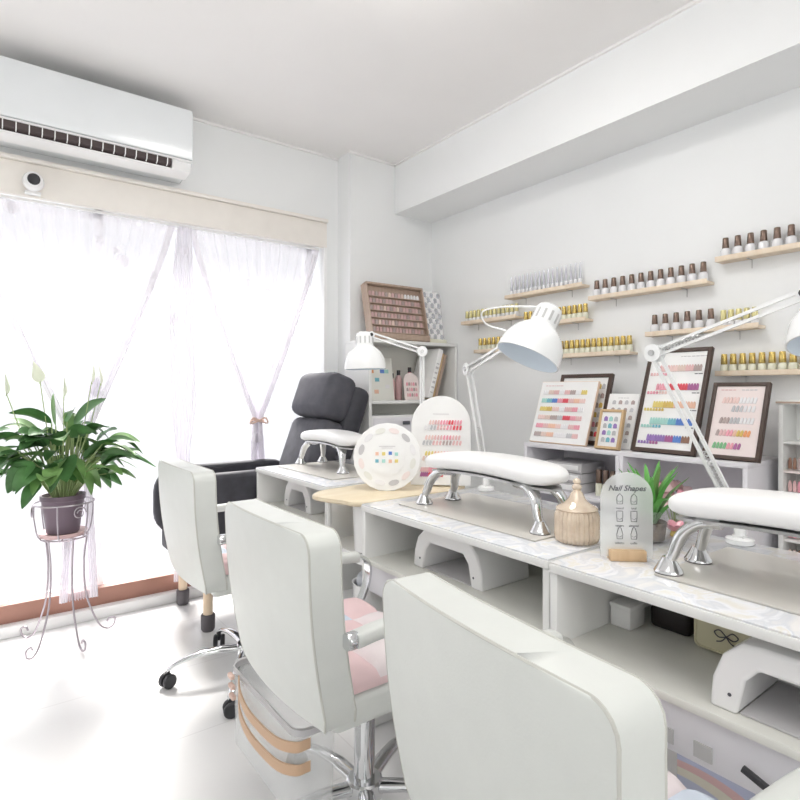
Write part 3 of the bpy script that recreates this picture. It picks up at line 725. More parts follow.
b = B(); box(b, -.15, .16, 0, .2, 0, .235, .004); obj('body', b, 'white_plastic', db)
for k in range(2):
    b = B(); box(b, -.14, .15, -.008, .001, .012+k*.11, .112+k*.11, .003); d = obj('drawer', b, 'lilac_laminate', db)
    b = B(); box(b, .06, .11, -.014, -.008, .07+k*.11, .09+k*.11, .002); obj('handle', b, 'ink', d)
t = thing('basket', 'grey woven basket right of the drawer box on the bookcase', 'basket', (2.20, 2.68, .70))
b = B(); o1 = rrect(-.085, .085, -.08, .08, .02, 4); loft(b, [[Vector((u*s, v*s, z)) for u, v in o1] for s, z in ((.85, 0), (1, .16), (.96, .16), (.82, .006))]); obj('body', b, 'print_grey', t)

# ------------------------------------------------------------------ wall shelves with bottles
def wall_shelf(label, y0, y1, z, depth=.065):
    t = thing('wall_shelf', label, 'shelf', (WX, (y0+y1)/2, z)); hl = (y1-y0)/2
    b = B(); box(b, -depth, -.001, -hl, hl, 0, .012, .001); obj('plank', b, 'pale_wood', t)
    b = B(); box(b, -depth-.002, -depth+.003, -hl, hl, .0, .020, .001); obj('front_lip', b, 'pale_wood', t)
    for yy in (-hl*.6, hl*.6):
        b = B(); box(b, -.004, -.001, yy-.001, yy+.001, -.035, .0); box(b, -.05, -.001, yy-.001, yy+.001, -.004, -.001); obj('bracket', b, 'brushed', t)
    return t
def proto(name, body_prof, body_m, cap_prof, cap_m, label, group, cat='bottle', seg=14, sq=False):
    t = thing(name, label, cat, (0, 0, 0), 0, group)
    b = B(); lathe(b, body_prof, seg=seg); obj('body', b, body_m, t, ang=40)
    b = B(); lathe(b, cap_prof, seg=seg); obj('cap', b, cap_m, t, ang=40)
    return t
used = {}
def row(kind, y0, y1, z, n_, label, group, side='left', x=WX-.035):
    """bottles from y0 to y1 standing on a shelf whose surface is z"""
    p = {'brown': lambda: proto('nail_polish_bottle', [(.015, 0), (.018, .003), (.018, .032), (.015, .038), (.009, .042)], 'bottle_white', [(.0115, .040), (.0125, .042), (.0105, .080), (.009, .082)], 'brown_cap', label, group),
         'gold': lambda: proto('nail_polish_bottle', [(.013, 0), (.0145, .003), (.0145, .026), (.012, .031), (.009, .034)], 'bottle_cream', [(.011, .033), (.012, .035), (.0105, .072), (.0095, .074)], 'gold_cap', label, group),
         'wgold': lambda: proto('nail_polish_bottle', [(.012, 0), (.0135, .003), (.0135, .022), (.011, .027), (.009, .028)], 'bottle_white', [(.010, .027), (.011, .029), (.010, .068), (.009, .070)], 'pale_gold', label, group),
         'clear': lambda: proto('nail_polish_bottle', [(.009, 0), (.011, .003), (.011, .026), (.008, .032), (.006, .034)], 'bottle_white', [(.0065, .033), (.007, .035), (.0035, .100), (.002, .112)], 'silver_tip', label, group)}[kind]
    ORD = ['first', 'second', 'third', 'fourth', 'fifth', 'sixth', 'seventh', 'eighth', 'ninth', 'tenth', 'eleventh', 'twelfth', 'thirteenth', 'fourteenth', 'fifteenth', 'sixteenth', 'seventeenth']
    what, where = label.split('|')
    lab = lambda i: '%s, %s from the %s %s' % (what, ORD[n_-1-i if side == 'right' else i], side, where)
    first = p(); first['label'] = lab(0); pos = [(x, y1+(y0-y1)*(i+.5)/n_, z) for i in range(n_)]
    first.location = pos[0]
    for i, q in enumerate(pos[1:]): dup(first, q, lab(i+1), group)
wall_shelf('pale wood shelf highest and farthest left, holding slim clear bottles', 1.635, 2.13, 1.58)
row('clear', 1.65, 2.12, 1.592, 17, 'slim clear bottle|on the upper left shelf', 'slim clear bottles on the upper left shelf')
wall_shelf('pale wood shelf in the middle holding a full row of brown-capped bottles', 1.055, 1.60, 1.505)
row('brown', 1.06, 1.595, 1.517, 12, 'brown-capped white bottle|on the middle upper shelf', 'brown-capped bottles on the middle upper shelf')
wall_shelf('pale wood shelf at the top right with brown-capped bottles', .48, 1.025, 1.583)
row('brown', .485, 1.02, 1.595, 12, 'brown-capped white bottle|on the top right shelf', 'brown-capped bottles on the top right shelf')
wall_shelf('pale wood shelf farthest left holding a row of gold-capped bottles', 2.05, 2.48, 1.47)
row('wgold', 2.055, 2.475, 1.482, 13, 'gold-capped white bottle|on the farthest left shelf', 'gold-capped bottles on the farthest left shelf')
wall_shelf('short pale wood shelf half hidden behind the middle lamp shade', 1.615, 2.03, 1.412)
row('gold', 1.62, 2.02, 1.424, 13, 'gold-capped bottle|on the shelf behind the lamp shade', 'gold-capped bottles behind the middle lamp shade', side='right')
wall_shelf('pale wood shelf low on the left behind the middle lamp arm', 2.0, 2.37, 1.295)
row('gold', 2.01, 2.365, 1.307, 10, 'gold-capped bottle|on the low left shelf behind the lamp arm', 'gold-capped bottles behind the middle lamp arm')
wall_shelf('pale wood shelf with bright gold-capped bottles above the peach board', 1.385, 1.83, 1.24)
row('gold', 1.39, 1.82, 1.252, 14, 'gold-capped bottle|on the shelf above the peach board', 'gold-capped bottles above the peach board', side='right')
wall_shelf('pale wood shelf of mixed brown and yellow caps above the tall dark frame', .87, 1.315, 1.312)
row('brown', 1.03, 1.31, 1.324, 6, 'brown-capped bottle|on the shelf above the tall dark frame', 'brown-capped bottles above the tall dark frame')
row('wgold', .88, 1.02, 1.324, 5, 'yellow-capped bottle|on the shelf above the tall dark frame', 'yellow-capped bottles above the tall dark frame', side='right')
wall_shelf('pale wood shelf low on the right above the pink board', .58, 1.025, 1.135)
row('gold', .585, 1.02, 1.147, 13, 'gold-capped bottle|on the shelf above the pink board', 'gold-capped bottles above the pink board')

# ------------------------------------------------------------------ console with sample boards
cs = thing('console_shelf', 'low white console unit along the right wall under the boards', 'cabinet', (0, 0, 0))
CX0, CX1, CY0, CY1, CZ = 2.08, 2.375, .815, 1.79, .83
b = B(); box(b, CX0, CX1, CY0, CY1, CZ-.018, CZ, .001); obj('top_board', b, 'lilac_laminate', cs)
for yy in (CY0, 1.275, 1.293, CY1-.016):
    b = B(); box(b, CX0, CX1, yy, yy+.016, 0, CZ-.018, .001); obj('upright', b, 'lilac_laminate', cs)
for z in (.06, .36, .62):
    b = B(); box(b, CX0+.004, CX1-.01, 1.311, CY1-.016, z-.016, z, .001); obj('shelf', b, 'lilac_laminate', cs)
    if z != .62: b = B(); box(b, CX0+.004, CX1-.01, CY0+.016, 1.275, z-.016, z, .001); obj('shelf', b, 'lilac_laminate', cs)
b = B(); box(b, CX1-.01, CX1-.002, CY0+.016, CY1-.016, .0, CZ-.018); obj('back_panel', b, 'lilac_laminate', cs)
# things in the console
for k in range(3):
    t = thing('parts_case', ['lowest', 'middle', 'topmost'][k]+' of the stacked grey drawers in the console', 'case', (2.20, 1.60, .62+k*.045))
    b = B(); box(b, -.08, .10, -.10, .10, 0, .042, .003); obj('case', b, 'print_grey', t)
    b = B(); box(b, -.084, -.079, -.085, .085, .01, .034, .002); obj('drawer_front', b, 'white_plastic', t)
for k in range(3):
    t = thing('polish_bottle', 'cream bottle with bronze cap, %s of three beside the drawers in the console' % ['rightmost', 'middle', 'leftmost'][k], 'bottle', (2.16, 1.37+k*.034, .62), 0, 'bronze-capped bottles in the console')
    b = B(); lathe(b, [(.014, 0), (.015, .004), (.015, .05), (.01, .055)], seg=14); obj('body', b, 'bottle_cream', t)
    b = B(); lathe(b, [(.013, .055), (.013, .11), (.011, .114)], seg=14); obj('cap', b, 'brown_cap', t)
t = thing('flower_bunch', 'blurred bunch of pink flowers in the console behind the green plant', 'flowers', (2.20, 1.12, .36))
b = B(); lathe(b, [(.04, 0), (.055, .05), (.05, .12), (.035, .15)], seg=18); obj('vase', b, 'board_pink', t)
rr = random.Random(3)
for k in range(16):
    a = rr.uniform(0, 2*PI); r_ = rr.uniform(.0, .10); c = Vector((r_*math.cos(a)*.7, r_*math.sin(a), .24+rr.uniform(0, .11)))
    b = B(); bmesh.ops.create_icosphere(b, subdivisions=2, radius=.022, matrix=Matrix.Translation(c))
    for v in b.verts: v.co += (v.co-c)*.25*math.sin(v.co.x*400+v.co.y*300)
    tube(b, [c, (0, 0, .13)], .0015, 4, mi=1); obj('flower', b, [rr.choice(['tip_pink', 'tip_rose', 'pink_fabric']), 'stem'], t, ang=80)

LEAN = math.radians(20)
def framed(name, label, yc, x, w_, h, edge_m, face_m, fw=.014, lean=LEAN, z=CZ+.004, dx=0):
    t = panel_thing(name, label, 'display board', (x, yc, z), 0, lean)
    if fw:
        for nm, q in (('side', ((-w_/2, -w_/2+fw, 0, h))), ('side', (w_/2-fw, w_/2, 0, h)), ('rail', (-w_/2+fw, w_/2-fw, 0, fw)), ('rail', (-w_/2+fw, w_/2-fw, h-fw, h))):
            b = B(); box(b, -.006, .014, *q, .0015); obj('frame_'+nm, b, edge_m, t)
    else:
        b = B(); box(b, .001, .014, -w_/2, w_/2, 0, h, .001); obj('backing', b, edge_m, t)
    b = B(); box(b, 0 if fw else -.001, .012 if fw else .001, -w_/2+(fw or .003), w_/2-(fw or .003), fw or .003, h-(fw or .003)); obj('face', b, face_m, t)
    return t
T = lambda *a: ['tip_'+q for q in a]
def rows(t, ys, zs, n_, cols_per_row, w_=.011, h=.02, x=-.001, tilt_=0):
    for r, z in enumerate(zs):
        cols = cols_per_row[r]; b = B()
        tips_row(b, ys[0], ys[1], z, n_, w_, h, lambda i: min(len(cols)-1, int((n_-1-i)*len(cols)/n_)), x=x, tilt_=tilt_)
        obj('tip_row', b, T(*cols), t)
def title(t, yc, z, w_, n_=2, m='print_grey'):
    b = B(); rr = random.Random(int(z*1000))
    for k in range(n_):
        y = yc-w_/2
        while y < yc+w_/2:
            l = rr.uniform(.006, .016); box(b, -.0016, .0, y, min(y+l, yc+w_/2), z-k*.008-.002, z-k*.008+.001); y += l+.003
    obj('print', b, m, t)
f1 = framed('colour_chart', 'white colour chart with peach edge and six rows, left end of console', 1.64, 2.125, .315, .305, 'peach_edge', 'board_white', 0)
rows(f1, (-.11, .135), (.25, .208, .166, .124, .082, .04), 24, [
    ('white', 'nude', 'rose', 'white', 'rose', 'taupe', 'white', 'yellow'), ('mint', 'teal', 'blue', 'pink', 'red', 'rose', 'peach', 'blush'), ('yellow', 'gold', 'blush', 'white', 'rose', 'pink', 'white'),
    ('blush', 'nude', 'taupe', 'grey', 'red', 'pink', 'rose'), ('pink', 'rose', 'peach', 'blush', 'white', 'rose', 'pink'), ('taupe', 'nude', 'peach', 'white', 'white', 'grey', 'rose')], .0095, .022)
title(f1, .08, .283, .10, 1, 'tip_rose')
f2 = framed('colour_chart', 'dark-framed chart mostly hidden behind the peach-edged chart', 1.595, 2.20, .28, .335, 'frame_dark', 'board_white', .018, lean=math.radians(17))
for r in range(6):
    b = B(); tips_row(b, -.115, -.05, .05+r*.045, 3, .017, .024, lambda i, r=r: (i+r) % 3); obj('tip_row', b, [('tip_gold'), ('tip_taupe'), 'tip_grey'] if r > 1 else ['tip_red', 'tip_brown', 'tip_pink'], f2)
f3 = framed('colour_chart', 'narrow white card with grey motifs, behind the small tan frame', 1.36, 2.15, .145, .245, 'board_white', 'board_white', 0)
for r in range(6):
    b = B(); tips_row(b, -.062, .055, .035+r*.034, 4, .016, .018, lambda i, r=r: (i+r) % 2); obj('tip_row', b, ['tip_grey', 'tip_taupe'], f3)
title(f3, 0, .225, .05, 1)
f4 = framed('colour_chart', 'small tan-framed chart standing in front of the narrow white card', 1.355, 2.088, .112, .17, 'tan_frame', 'board_white', .011, lean=math.radians(16))
for r in range(4):
    b = B(); tips_row(b, -.035, .035, .04+r*.03, 3, .016, .02, lambda i, r=r: (i+2*r) % 4); obj('tip_row', b, T('violet', 'teal', 'grey', 'mint'), f4)
f5 = framed('colour_chart', 'tall dark-framed chart behind the near lamp arm', 1.14, 2.125, .255, .44, 'frame_dark', 'board_white', .016)
rows(f5, (-.10, .07), (.355, .275, .20, .13, .06), 16, [('rose', 'blush', 'nude', 'rose', 'taupe'), ('pink', 'red', 'red', 'plum'), ('yellow', 'gold', 'peach', 'peach'), ('mint', 'mint', 'teal', 'blue', 'blue'), ('violet', 'violet', 'plum', 'blue', 'brown')], .0095, .028)
rows(f5, (.02, .105), (.33, .25, .178, .108, .04), 7, [('rose', 'pink'), ('pink', 'blush'), ('yellow', 'gold'), ('mint', 'teal'), ('violet', 'plum')], .0085, .012)
for z in (.33, .25, .178, .108): title(f5, -.09, z, .03, 1, 'ink')
title(f5, -.06, .405, .10, 1)
f6 = framed('colour_chart', 'dark-framed pink chart at the right end of the console', .888, 2.118, .19, .29, 'frame_dark', 'board_pink', .014)
for r, (n_, cc, z, y0, y1) in enumerate(((10, ('white', 'blush'), .222, -.06, .055), (6, ('white', 'grey'), .19, -.06, .02), (10, ('white', 'grey', 'taupe'), .145, -.06, .055), (10, ('orange', 'gold', 'peach', 'pink', 'rose', 'taupe'), .098, -.055, .06), (8, ('plum', 'pink', 'green', 'green'), .05, -.03, .065))):
    b = B(); tips_row(b, y0, y1, z, n_, .009, .024, lambda i, k=len(cc): min(k-1, i*k//n_), tilt_=.2); obj('tip_row', b, T(*cc), f6)
title(f6, -.03, .262, .05, 1); title(f6, .04, .262, .05, 1, 'tip_rose')

# tall rack at the right edge, past the console
rk = thing('tip_rack', 'white rack with rows of nail tips at the right edge by the wall', 'rack', (2.30, .68, 0))
b = B(); box(b, -.06, .078, -.22, -.205, 0, 1.03, .001); obj('side_panel', b, 'white_laminate', rk)
b = B(); box(b, -.06, .078, .085, .10, 0, 1.03, .001); obj('side_panel', b, 'white_laminate', rk)
b = B(); box(b, .066, .078, -.205, .085, 0, 1.03); obj('back_panel', b, 'board_white', rk)
b = B(); box(b, -.065, .078, -.225, .105, 1.03, 1.045, .001); obj('top_board', b, 'white_laminate', rk)
b = B(); box(b, -.068, -.064, -.225, .105, 1.034, 1.04); obj('edge_strip', b, 'taupe_edge' if 'taupe_edge' in M else 'kraft', rk)
for k, z in enumerate((.90, .80, .72, .64, .56, .48, .40, .30, .2, .1)):
    b = B(); box(b, -.055, .066, -.205, .085, z-.008, z, .001); obj('shelf', b, 'board_pink' if k % 2 else 'white_laminate', rk)
    if z < .85:
        b = B(); tips_row(b, -.2, .08, z+.025, 20, .011, .04, lambda i, k=k: (i//3+k) % 3, x=-.03); obj('tip_row', b, [T('nude', 'pink', 'rose'), T('taupe', 'brown', 'nude')][k % 2], rk)

# ------------------------------------------------------------------ adjustable lamps
def lamp(label, base, j1, j2, shade_c, axis, R_=.085, strand=None, back=.03):
    base, j1, j2, shade_c, axis = map(Vector, (base, j1, j2, shade_c, axis)); axis.normalize()
    t = thing('desk_lamp', label, 'lamp', base); O = base
    L_ = lambda p: Vector(p)-O
    b = B(); lathe(b, [(.028, 0), (.03, .002), (.03, .012), (.012, .016), (.012, .05), (.009, .055)], seg=18); box(b, -.012, .012, -.012, .012, -.0, .02); obj('clamp', b, 'white_enamel', t, ang=40)
    def arm(name, a, c, wv, off):
        d = (c-a).normalized(); sd = d.cross(Vector((0, 0, 1))); 
        if sd.length < .05: sd = Vector((1, 0, 0))
        sd.normalize(); up = sd.cross(d).normalized()
        b = B()
        for s in (-1, 1):
            tube(b, [a+up*s*off, c+up*s*off], wv, 4)
        return obj(name, b, 'white_enamel', t, ang=30), d, sd, up
    a0 = L_(base+Vector((0, 0, .05)))
    lo, d, sd, up = arm('lower_arm', a0, L_(j1), .0052, .0085)
    for s in (-1, 1):
        b = B(); q0 = a0+d*.03+sd*s*.010; ln_ = .15; n_ = 110
        tube(b, [q0+d*(ln_*i/n_)+(sd*math.cos(i*.9)+up*math.sin(i*.9))*.0045 for i in range(n_+1)], .001, 4); obj('spring', b, 'brushed', lo)
    u_, d2, sd2, up2 = arm('upper_arm', L_(j1), L_(j2), .0048, .0085)
    for s in (-1, 1):
        b = B(); q0 = L_(j1)+d2*.02+sd2*s*.009; n_ = 80
        tube(b, [q0+d2*(.10*i/n_)+(sd2*math.cos(i*.9)+up2*math.sin(i*.9))*.004 for i in range(n_+1)], .001, 4); obj('spring', b, 'brushed', u_)
    for q, rr_ in ((j1, .022), (j2, .014)):
        b = B(); sdx = sd2
        for s in (-1, 1):
            loft(b, [ring(L_(q)+sdx*s*.010, sdx, rr_, 16), ring(L_(q)+sdx*s*.013, sdx, rr_, 16)])
        loft(b, [ring(L_(q)-sdx*.018, sdx, .006, 10), ring(L_(q)+sdx*.018, sdx, .006, 10)])
        obj('joint', b, 'white_enamel', t, ang=40)
        b = B()
        for s in (-1, 1): loft(b, [ring(L_(q)+sdx*s*.0135, sdx, .0075, 8), ring(L_(q)+sdx*s*.019, sdx, .0075, 8)])
        obj('knob', b, 'black_rubber' if rr_ < .02 else 'brushed', t)
    # shade: axis points out of the opening
    rot = Vector((0, 0, -1)).rotation_difference(axis).to_matrix().to_4x4(); X_ = Matrix.Translation(L_(shade_c)) @ rot
    k = R_/.085
    b = B(); lathe(b, [(p*k, z*k) for p, z in ((.0265, .118), (.033, .112), (.036, .10), (.036, .062), (.045, .055), (.066, .035), (.080, .008), (.085, -.02), (.086, -.035), (.083, -.035))], seg=36, mtx=X_)
    for f in list(b.faces):
        if len(f.verts) > 4 and (f.calc_center_median()-(X_ @ Vector((0, 0, -.035*k)))).length < .01: b.faces.remove(f)
    sh = obj('shade', b, 'white_enamel', t, ang=50)
    b = B(); lathe(b, [(p*k, z*k) for p, z in ((.0825, -.0352), (.081, -.018), (.074, .008), (.060, .032), (.040, .050), (.022, .056))], seg=36, mtx=X_)
    for f in list(b.faces):
        if len(f.verts) > 4 and (f.calc_center_median()-(X_ @ Vector((0, 0, -.0352*k)))).length < .01: b.faces.remove(f)
    obj('shade_lining', b, 'lamp_inner', sh, ang=50)
    b = B(); lathe(b, [(p*k, z*k) for p, z in ((.012, .055), (.014, .045), (.024, .03), (.027, .018), (.020, .004), (.008, 0))], seg=20, mtx=X_); obj('bulb', b, 'bottle_white', sh)
    b = B()
    for i in range(12):
        a = 2*PI*i/12; m4 = X_ @ Matrix.Rotation(a, 4, 'Z') @ Matrix.Translation((.0362*k, 0, .085*k)); vs = box(b, -.001, .001, -.003*k, .003*k, -.014*k, .014*k, mtx=m4)
    obj('vent_slot', b, 'grey_notch', sh)
    b = B(); neck = X_ @ Vector((0, 0, .075*k)); tube(b, curve([L_(j2), (L_(j2)+neck)/2+Vector((0, 0, .012)), neck-((neck-L_(j2)).normalized()*.033*k)], 4), .006, 8); obj('neck', b, 'white_enamel', t)
    if strand:
        b = B(); tube(b, curve([X_ @ Vector((0, 0, .118*k))]+[L_(p) for p in strand], 8), .0028, 6); obj('cord', b, 'white_plastic', t)
    return t
# camera-frame axes, only used to reason about directions in the room
lamp('white adjustable lamp on the middle desk, its shade turned down before the shelves', (1.452, 1.425, .7205), (1.395, 1.455, 1.155), (1.29, 1.14, 1.235), (1.262, 1.054, 1.205), (-.42, .16, -.87),
     strand=[(1.24, 1.13, 1.325), (1.23, 1.22, 1.32), (1.26, 1.235, 1.285), (1.30, 1.18, 1.26)], R_=.092)
lamp('white adjustable lamp on the far desk, shade hanging before the recliner', (1.512, 1.862, .7205), (1.512, 1.862, 1.245), (1.335, 1.985, 1.315), (1.315, 2.005, 1.205), (.02, -.02, -1), R_=.088)
lamp('white adjustable lamp on the nearest desk, arm running out at the right edge', (1.425, .575, .7205), (1.348, .740, 1.172), (1.335, .415, 1.275), (1.335, .362, 1.20), (-.3, -.1, -1), R_=.085)

# ------------------------------------------------------------------ between the desks: slab, boards, trolley
tr = thing('trolley', 'slim white round-tiered trolley between the far and middle desks', 'trolley', (1.15, 1.665, 0))
for (x, y) in ((-.13, -.13), (-.13, .13), (.13, -.13), (.13, .13)):
    b = B(); tube(b, [(x, y, .02), (x, y, .695)], .009, 8); obj('post', b, 'white_enamel', tr)
for z in (.08, .30, .50):
    b = B(); o1 = rrect(-.14, .14, -.14, .14, .03, 4); loft(b, [[Vector((u, v, zz)) for u, v in o1] for zz in (z, z+.03)]); obj('tier', b, 'white_enamel', tr)
b = B()
ol = []
for i in range(48):
    a = 2*PI*i/48; r_ = 1+.05*math.sin(3*a+.5)+.035*math.sin(5*a)+.02*math.sin(9*a)
    ol.append(((.33 if math.cos(a) > 0 else .27)*math.copysign(abs(math.cos(a))**.7, math.cos(a))*r_, .150*math.copysign(abs(math.sin(a))**.6, math.sin(a))*min(r_, 1.04)))
loft(b, [[Vector((u*s, v*s, z)) for u, v in ol] for s, z in ((.97, 0), (1, .006), (1, .016), (.98, .02))])
tag(obj('wooden_slab', b, 'slab_wood', loc=(1.20, 1.665, .698), ang=50), 'pale wavy-edged wooden slab bridging the far and middle desks', 'slab')
for z, h, lb in ((.53, .155, 'white round tub directly beneath the wooden slab'), (.33, .09, 'white round tub holding a grey bag under the slab')):
    t = thing('tub', lb, 'tub', (1.075, 1.60, z+.001))
    b = B(); lathe(b, [(.045, 0), (.058, .004), (.064, h), (.067, h+.004), (.060, h+.002), (.054, .01)], seg=26); obj('body', b, 'white_plastic', t)
t = tag(obj('plastic_bag', (lambda b: (bmesh.ops.create_icosphere(b, subdivisions=3, radius=.05), [setattr(v, 'co', v.co*(1+.1*math.sin(v.co.x*90)*math.cos(v.co.y*80)+.06*math.sin(v.co.z*120))) for v in b.verts], b)[2])(B()), 'bag_grey', loc=(1.075, 1.60, .42)), 'crumpled grey bag stuffed in the lower white tub', 'bag')
# round display board
FA = math.atan2(.66, .62)   # boards face the camera side of the room
rb = panel_thing('round_display_board', 'round white scalloped display board with eight small pictures', 'display board', (1.165, 1.635, .719), math.radians(52), math.radians(10))
b = B(); prism(b, [(.122*math.cos(a)*(1+.006*math.cos(a*24)), .122+.122*math.sin(a)*(1+.006*math.cos(a*24))) for a in [2*PI*i/128 for i in range(128)]], .006); obj('board', b, 'board_white', rb, bev=.0015)
b = B(); prism(b, [(.068*math.cos(a), .122+.068*math.sin(a)) for a in [2*PI*i/48 for i in range(48)]], -.003); obj('inner_disc', b, 'board_white', rb)
for k in range(12):
    a = 2*PI*k/12+.26; b = B()
    prism(b, [(.096*math.cos(a)+.018*math.cos(c)*-math.sin(a)*1.1+.010*math.sin(c)*math.cos(a), .122+.096*math.sin(a)+.018*math.cos(c)*math.cos(a)*1.1+.010*math.sin(c)*math.sin(a)) for c in [2*PI*i/14 for i in range(14)]], -.002); obj('medallion', b, ['print_grey', 'tip_white', 'shelf_inner', 'board_pink'][k % 4], rb)
for i, (yy, zz, mm) in enumerate(((.036, .132, 'tip_peach'), (.012, .132, 'tip_yellow'), (-.012, .134, 'tip_blue'), (-.034, .131, 'tip_mint'), (.036, .106, 'tip_teal'), (.012, .106, 'tip_mint'), (-.012, .105, 'tip_peach'), (-.034, .106, 'tip_yellow'))):
    b = B(); box(b, -.005, -.003, yy-.006, yy+.006, zz-.006, zz+.006); obj('picture', b, mm, rb)
b = B(); box(b, -.004, -.003, -.03, .03, .158, .160); box(b, -.004, -.003, -.02, .02, .152, .1535); obj('print', b, 'print_grey', rb)
b = B(); box(b, .006, .04, -.03, .03, .0, .05, .002); obj('stand', b, 'white_plastic', rb)
ab = panel_thing('arch_display_board', 'tall white arched board with rows of red and pink tips', 'display board', (1.375, 1.585, .7245), math.radians(45), math.radians(6))
AW, AH = .112, .335
b = B(); prism(b, [(-AW, 0), (AW, 0)]+[(AW*math.cos(a), AH-AW+AW*math.sin(a)) for a in [i*PI/20 for i in range(21)]], .006); obj('board', b, 'board_white', ab, bev=.0015)
for r, (z, cc, y0, y1) in enumerate(((.235, ('pink', 'red', 'pink', 'rose', 'blush'), -.08, .045), (.215, ('red', 'pink', 'rose', 'grey', 'white'), -.08, .065), (.178, ('rose', 'pink', 'rose', 'blush'), -.075, .06), (.158, ('rose', 'taupe', 'rose', 'grey'), -.08, .07), (.118, ('red', 'pink', 'peach', 'yellow'), -.075, .06), (.10, ('grey', 'white', 'peach', 'nude'), -.075, .07), (.058, ('red', 'pink', 'rose'), -.01, .075), (.04, ('red', 'red', 'plum'), -.01, .075))):
    b = B(); nn = 12; tips_row(b, y0, y1, z, nn, .008, .018, lambda i, k=len(cc): min(k-1, i*k//nn), tilt_=.25); obj('tip_row', b, T(*cc), ab)
b = B(); box(b, -.001, 0, -.03, .03, .265, .267); obj('print', b, 'print_grey', ab)
b = B(); box(b, .006, .05, -.04, .04, 0, .05, .002); obj('stand', b, 'white_plastic', ab)

# ------------------------------------------------------------------ on the nearest desk
jar = thing('glass_jar', 'ribbed amber glass jar with pointed lid on the middle desk corner', 'jar', (1.135, .815, .7205))
b = B(); flute_n = 28; lathe(b, [(.040, 0), (.047, .004), (.050, .014), (.050, .062), (.046, .074), (.044, .076), (.042, .072), (.046, .06), (.046, .014), (.038, .006)], seg=168, flute=.04); obj('bowl', b, 'jar_glass', jar, ang=60)
b = B(); lathe(b, [(.047, .076), (.049, .079), (.046, .084), (.030, .092), (.020, .102), (.014, .115), (.009, .121), (.007, .124)], seg=40); lid = obj('lid', b, 'jar_glass', jar, ang=60)
b = B(); lathe(b, [(.006, .121), (.011, .125), (.012, .131), (.007, .137), (.010, .141), (.008, .147), (.003, .150)], seg=20); obj('finial', b, 'jar_glass', lid, ang=60)
YW = math.radians(48)
ns = thing('shape_sign', 'frosted arched acrylic sign of nail shapes in a wooden block', 'sign', (1.098, .665, .7205)); ns.rotation_euler = (0, 0, YW)
def arch(w_, h, z0=0): return [(-w_, z0), (w_, z0)]+[(w_*math.cos(a), h-w_+w_*math.sin(a)) for a in [i*PI/20 for i in range(21)]]
b = B(); prism(b, arch(.054, .185, .006), .004, mtx=Matrix.Translation((-.002, 0, 0))); obj('acrylic_panel', b, 'acrylic', ns, bev=.0006)
b = B(); box(b, -.016, .016, -.037, .037, 0, .022, .0015); obj('wooden_block', b, 'block_wood', ns)
def text(s, size, parent, loc, m='ink', shear=0, bold=0):
    cu = bpy.data.curves.new('lettering', 'FONT'); cu.body = s; cu.size = size; cu.align_x = 'CENTER'; cu.extrude = .0003; cu.shear = shear; cu.offset = bold; cu.resolution_u = 3
    o = bpy.data.objects.new('tmp', cu); C.objects.link(o); bpy.context.view_layer.update()
    me = bpy.data.meshes.new_from_object(o.evaluated_get(bpy.context.evaluated_depsgraph_get())); bpy.data.objects.remove(o)
    # text lies in XY facing +Z: turn it to face -X with reading direction along -Y
    R_ = Matrix(((0, 0, -1, 0), (-1, 0, 0, 0), (0, 1, 0, 0), (0, 0, 0, 1)))
    me.transform(Matrix.Translation(loc) @ R_); me.materials.clear(); me.materials.append(M[m])
    q = bpy.data.objects.new('lettering', me); C.objects.link(q); q.parent = parent; return q
text('Nail Shapes', .0165, ns, (-.0026, 0, .146), shear=.35, bold=.0002)
b = B()
for r in range(3):
    for c in (-1, 1):
        yy = -c*.0145; zz = .128-r*.037; hh = .012
        o_ = [(-.0055, -.010), (.0055, -.010), (.0062, .0), [(.0055, .006), (.0062, .012), (.003, .012)][r], (0, [.012, .012, .016][r]), [(-.0055, .006), (-.0062, .012), (-.003, .012)][r], (-.0062, 0)]
        tube(b, [(-.0028, yy+p, zz+q) for p, q in o_+[o_[0]]], .0006, 4)
        tube(b, [(-.0028, yy-.0045, zz-.003), (-.0028, yy, zz-.006), (-.0028, yy+.0045, zz-.003)], .0004, 4)
obj('nail_outline', b, 'ink', ns)
for r, (l, q) in enumerate((('round', 'oval'), ('square', 'almond'), ('stiletto', 'coffin'))):
    for s, tx in ((1, l), (-1, q)): text(tx, .0065, ns, (-.0026, s*.0145, .107-r*.037), 'ink')

ap = thing('potted_succulent', 'small spiky green plant in dark pot behind the acrylic sign', 'plant', (1.285, .715, .7205))
b = B(); lathe(b, [(.022, 0), (.030, .004), (.036, .045), (.034, .047), (.030, .04)], seg=22); obj('pot', b, 'soil', ap)
b = B(); lathe(b, [(.024, -.0), (.036, .003), (.042, .05), (.041, .075), (.039, .075), (.038, .05), (.033, .004)], seg=24); obj('glass_cover', b, 'glass_clear', ap)
rr = random.Random(8)
for k in range(22):
    a = k*2.4; el = .25+.9*(k/22); R_ = .085*math.cos(el)+.015; h = .05+.10*math.sin(el)
    d = Vector((math.cos(a), math.sin(a), 0)); p = curve([d*.006+Vector((0, 0, .035)), d*R_*.45+Vector((0, 0, .035+(h)*.65)), d*R_+Vector((0, 0, .04+h*(1.05 if k > 7 else .7)))], 5)
    b = B(); sd = Vector((-d.y, d.x, 0)); rows_ = []
    for i, q in enumerate(p):
        t_ = i/(len(p)-1); wv = .009*(1-t_)**.6*(.6+.8*min(1, t_*3))+.0004; nm = Vector((0, 0, 1))*.5+d*-.5
        rows_.append([q-sd*wv+nm*wv*.6, q, q+sd*wv+nm*wv*.6, q-nm*wv*.4])
    loft(b, rows_); obj('leaf', b, rr.choice(['aloe', 'aloe', 'leaf_light']), ap, ang=60)
